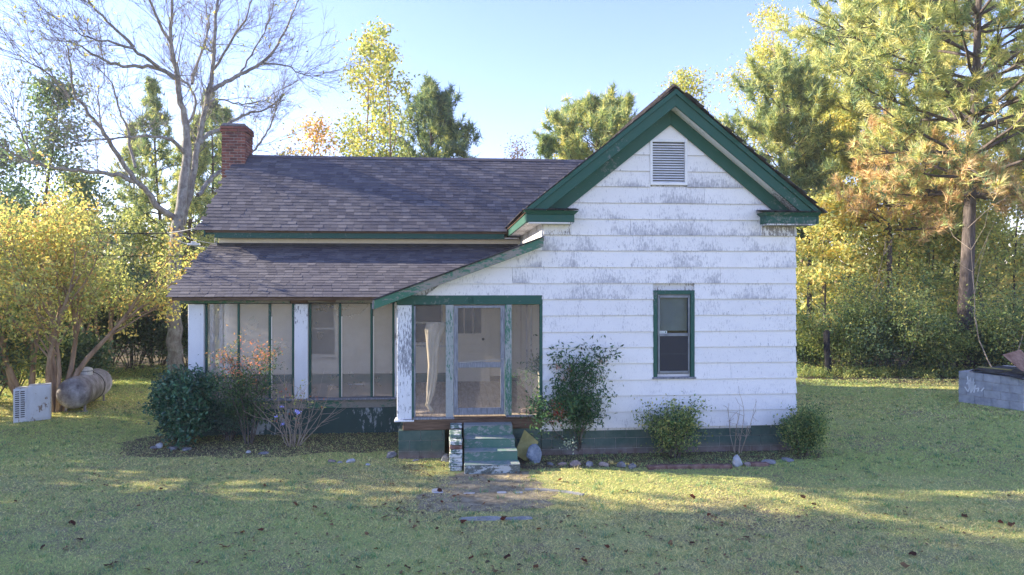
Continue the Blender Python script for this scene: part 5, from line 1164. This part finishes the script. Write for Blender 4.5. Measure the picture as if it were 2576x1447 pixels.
for i in range(7): link('flower', leaves_mesh('flower', rg, fc[i:i + 1], 14, .022, .03, [(.22, .24, .62), (.30, .30, .68)], .8), M['leaf'], bt)
bb = bush('berry_bush', P_(1452, 1140), 1.85, .68, 'large dense dark bush with orange berry sprays beside the entrance', NAN + HOL, 205, 26, .08, 26, .12, spread=.38, lowcut=.36, sub=7, aspect=.36)
def spray(parent, name, c, n, sig, pal, size, seed): rg = np.random.default_rng(seed); link(name, leaves_mesh(name, rg, np.array([c]), n, sig, size, pal, .8, .8), M['leaf'], parent)
for i, c in enumerate([(-.42, -.22, 1.62), (-.18, -.34, 1.58), (.42, -.2, 1.72), (.36, -.32, 1.42), (-.35, -.4, 1.45), (.15, -.4, 1.52)]): spray(bb, 'berry_spray', c, 60, .05, RED[:3], .022, 300 + i)
for i, c in enumerate([(-.50, -.35, .92), (-.42, -.42, .78), (-.52, -.3, .7), (-.36, -.42, .92)]): spray(bb, 'red_leaf_spray', c, 60, .075, [(.16, .03, .04), (.14, .045, .05), (.19, .07, .07)], .045, 310 + i)
spray(bb, 'pale_leaf_spray', (-.22, -.42, .28), 50, .08, [(.24, .27, .22), (.18, .22, .15)], .05, 320)
bush('lower_green_bush', P_(1420, 1138), .62, .5, 'low green leaves growing under the berry bush by the entrance', NAN, 206, 8, .05, 16, .10, spread=.5, lowcut=.15, aspect=.4)
bush('small_leaved_bush', P_(1697, 1152), .84, .50, 'medium open green bush in front of the white siding below the window', OLV + GRN + NAN, 207, 15, .055, 15, .09, spread=.42, lowcut=.12, sub=5)
bush('bare_bush', P_(1856, 1140), 1.05, .45, 'thin leafless sapling in front of the foundation', None, 208, 6, bare=True, bark_='twig', spread=.35, sub=4, rs=.008)
bush('corner_bush', P_(2022, 1148), .76, .37, 'rounded green bush at the right corner of the house', GRN + OLV[:2] + NAN, 209, 20, .05, 18, .08, spread=.34, lowcut=.08, sub=6)

# --- lawn: single blades, denser and finer near the camera; thinner on worn ground
rg = np.random.default_rng(77); BL = []
for d0, d1, dens, hh, ww in ((6.6, 9, 6200, .018, .0042), (9, 12, 3900, .020, .0058), (12, 16, 2100, .024, .0085), (16, 21, 1000, .032, .013), (21, 26.5, 380, .04, .022)):
    wd = .80 * d1; n = int(dens * (d1 - d0) * 2 * .93 * (d0 + d1) / 2); d = rg.uniform(d0, d1, n); xc = rg.uniform(-.93, .93, n) * d
    X = xc * math.cos(PSI) + d * math.sin(PSI); Y = d * math.cos(PSI) - xc * math.sin(PSI)
    pn = np.sin(X * .9 + 1.3 * np.sin(Y * .7)) * .5 + np.sin(Y * 1.6 + 1.7 * np.sin(X * .5 + 2)) * .5 + .6 * np.sin(X * 2.9 + 2 * np.sin(Y * 2.3)) * np.sin(Y * 3.1)
    keep = ~((X > -5.5) & (X < -1) & (Y > 14.75)) & ~((X > -1.05) & (X < 6.35) & (Y > 12.57)) & ~((X > -1.1) & (X < 6.8) & (Y > 11.78) & (rg.random(n) < .25)) & ~((X > -6.5) & (X < -1.0) & (Y > 13.05) & (rg.random(n) < .22)) & ~((X > -.1) & (X < 1.2) & (Y > 11.3))
    worn = np.exp(-(((X - .45) / 1.0) ** 2 + ((Y - 10.2) / .75) ** 2)) + .6 * np.exp(-(((X - .7) / 1.3) ** 2 + ((Y - 11.2) / .5) ** 2))
    for wx, wy, sx_, sy_, wa in ((-1.4, 8.4, 1.1, .22, .5), (3.6, 9.3, .9, .3, .55), (5.2, 7.7, 1.3, .3, .5), (-4.2, 9.6, 1.0, .3, .45), (-2.6, 7.4, .8, .2, .6), (2.2, 7.6, .9, .22, .55), (7.2, 10.6, 1.2, .35, .5), (-7.4, 11.6, 1.2, .4, .45), (1.6, 8.5, .5, .2, .6), (9, 15, 1.6, .5, .5)):
        worn = np.maximum(worn, wa * np.exp(-(((X - wx) / sx_) ** 2 + ((Y - wy - .15 * np.sin(X * 2.3)) / sy_) ** 2)))
    keep &= rg.random(n) > worn * 1.1; keep &= rg.random(n) > np.clip((pn - .5) * .5, 0, .5)
    edge = (d > 22.2) & (xc > 0) | (d > 23.6); keep &= ~(edge & (rg.random(n) < .93))
    X, Y, pn, worn = X[keep], Y[keep], pn[keep], worn[keep]; n = len(X)
    az = rg.uniform(0, 6.283, n); ln = rg.uniform(1.0, 4.0, n)[:, None]; dr = np.stack([np.cos(az), np.sin(az), np.zeros(n)], 1); sd_ = np.stack([-np.sin(az), np.cos(az), np.zeros(n)], 1)
    B = np.stack([X, Y, np.full(n, GZ - .004)], 1); hz = (hh * rg.uniform(.5, 1.35, n))[:, None]; tip = B + dr * hz * ln + np.array([0, 0, 1.]) * hz
    w_ = ww * rg.uniform(.6, 1.3, n)[:, None]; V = np.stack([B - sd_ * w_, B + sd_ * w_, tip], 1)
    gp = np.array([(.215, .26, .085), (.245, .28, .09), (.19, .245, .085), (.28, .29, .10)]); dp = np.array([(.37, .32, .135), (.32, .285, .115), (.41, .36, .165), (.27, .23, .10)])
    pb = np.sin(X * .35 + 1.1 + np.sin(Y * .6)) + np.sin(Y * .8 + 1.4 * np.sin(X * .28)); dry = rg.random(n) < np.clip(.40 + .16 * pn + .20 * pb + .5 * worn, .04, .92); T = 2.3 * np.where(dry[:, None], dp[rg.integers(0, 4, n)], gp[rg.integers(0, 4, n)]) * rg.uniform(.85, 1.18, (n, 1)); BL.append((V.reshape(-1, 3), T))
nt_ = 3300; d = 6.6 + 17 * rg.random(nt_) ** 1.3; xc = rg.uniform(-1.0, 1.0, nt_) * d; X = xc * math.cos(PSI) + d * math.sin(PSI); Y = d * math.cos(PSI) - xc * math.sin(PSI)      # taller tufts and weeds
k = ~((X > -6.6) & (X < 6.5) & (Y > 12.5)) & ~((X > -.1) & (X < 1.2) & (Y > 11.3)); X, Y, d = X[k], Y[k], d[k]; m = len(X) * 14; ix = np.repeat(np.arange(len(X)), 14)
B = np.stack([X[ix] + rg.normal(0, .035, m), Y[ix] + rg.normal(0, .035, m), np.full(m, GZ - .004)], 1); az = rg.uniform(0, 6.283, m); dr = np.stack([np.cos(az), np.sin(az), np.zeros(m)], 1); sd_ = np.stack([-np.sin(az), np.cos(az), np.zeros(m)], 1)
hz_ = (rg.uniform(.03, .075, len(X))[ix] * rg.uniform(.6, 1.2, m))[:, None]; w_ = (.0025 + .0004 * d[ix])[:, None]; V = np.stack([B - sd_ * w_, B + sd_ * w_, B + dr * hz_ * rg.uniform(.3, 1.2, (m, 1)) + np.array([0, 0, 1.]) * hz_], 1)
tp = np.array([(.20, .34, .14), (.26, .36, .16), (.17, .30, .15), (.46, .42, .22)]); BL.append((V.reshape(-1, 3), tp[rg.integers(0, 4, len(X))][ix] * rg.uniform(.8, 1.2, (m, 1))))
Vg = np.concatenate([v for v, _ in BL]); link('grass', np_mesh('grass', Vg, np.arange(len(Vg)).reshape(-1, 3), np.concatenate([t for _, t in BL])), M['grass'], None, kind='stuff')
# weeds and long grass at the wood's edge
cc = []
for _ in range(420):
    px = rg.uniform(1990, 2620) if rg.random() < .7 else rg.uniform(-40, 470); q = at(px, rg.uniform(22.4, 24.0)); cc.append((q.x, q.y, .08))
link('edge_weeds', leaves_mesh('edge_weeds', rg, np.array(cc), 22, .14, .12, OLV + GRN + YG[:1], .25, .7), M['leaf'], None, kind='stuff')
# litter of leaves and twigs in the beds and under the trees
cc = []
for x0, x1, y0, y1, n in ((-6.3, -1.1, 13.1, 14.7, 800), (1.1, 6.6, 11.8, 12.55, 500), (-.9, 1.4, 11.2, 12.4, 260)): cc.append(np.stack([rg.uniform(x0, x1, n), rg.uniform(y0, y1, n), np.full(n, GZ + .02)], 1))
for px0, px1, d0, d1, n in ((380, 520, 21.6, 23.8, 800), (1990, 2700, 21.2, 24.5, 3200), (-50, 470, 23.4, 25.5, 1200)):
    q = np.array([tuple(at(rg.uniform(px0, px1), rg.uniform(d0, d1), GZ + .02)) for _ in range(n)]); cc.append(q)
for px, d_, sx_, n in ((700, 8.3, .8, 90), (1500, 8.6, 1.0, 110), (2000, 9.2, 1.2, 130), (300, 11, 1.3, 110), (1000, 9.6, .7, 90), (2300, 12, 1.3, 120), (620, 11.5, 1.0, 90), (1250, 7.6, .8, 80), (1750, 7.6, .9, 90)):
    q = at(px, d_); cc.append(np.stack([q.x + rg.normal(0, sx_, n), q.y + rg.normal(0, sx_ * .45, n), np.full(n, GZ + .02)], 1))
cc = np.concatenate(cc); link('leaf_litter', leaves_mesh('leaf_litter', rg, np.zeros((len(cc), 3)), 1, 0, .055, [(.10, .072, .05), (.07, .05, .036), (.13, .095, .06), (.05, .04, .03), (.10, .055, .04)], .6, 1, 0, .3, 1.6), M['leaf'], None, kind='stuff')
o = bpy.data.objects['leaf_litter']; v = np.zeros(len(o.data.vertices) * 3, np.float32); o.data.vertices.foreach_get('co', v); v = v.reshape(-1, 4, 3); v[:, :, 2] -= .02; v[:, :, 2] *= .4; v += cc[:, None, :]; o.data.vertices.foreach_set('co', v.ravel()); o.data.update()
# fallen leaves on the lawn, one by one
lm = []
for i in range(5):
    r = random.Random(i); n = 9; vs = [(math.cos(2 * math.pi * k / n) * .05 * r.uniform(.5, 1.1), math.sin(2 * math.pi * k / n) * .038 * r.uniform(.5, 1.1), r.uniform(.0, .028)) for k in range(n)] + [(0, 0, .012)]
    me = bpy.data.meshes.new('fallen_leaf'); me.from_pydata(vs, [], [(k, (k + 1) % n, n) for k in range(n)]); me.update(); a_ = me.attributes.new('tint', 'FLOAT_COLOR', 'FACE'); a_.data.foreach_set('color', np.tile([*[(.15, .045, .025), (.10, .055, .035), (.22, .10, .05), (.08, .035, .025), (.26, .16, .09)][i], 1], n).astype(np.float32)); me.materials.append(M['leaf']); lm.append(me)
kindw = ['dark red', 'dull brown', 'rusty orange', 'very dark brown', 'pale tan']
for i in range(110):
    px = rnd.uniform(-20, 2600); py = 1150 + (1447 - 1150) * rnd.random() ** .8
    if i > 70: px, py = rnd.gauss(1150, 260), rnd.uniform(1170, 1440)
    p = P_(px, py); k = rnd.randrange(5); s = rnd.uniform(.6, 1.25)
    if p.y > 11.2 and p.x > -6.5: continue
    o = link('fallen_leaf', lm[k], None, None, label=f'{kindw[k]} curled fallen leaf lying on the lawn', category='leaf', group=f'{kindw[k]} fallen leaves on the lawn'); o.location = p + Vector((0, 0, .022)); o.scale = (s, s, s); o.rotation_euler = (rnd.uniform(-.5, .5), rnd.uniform(-.5, .5), rnd.uniform(0, 6))
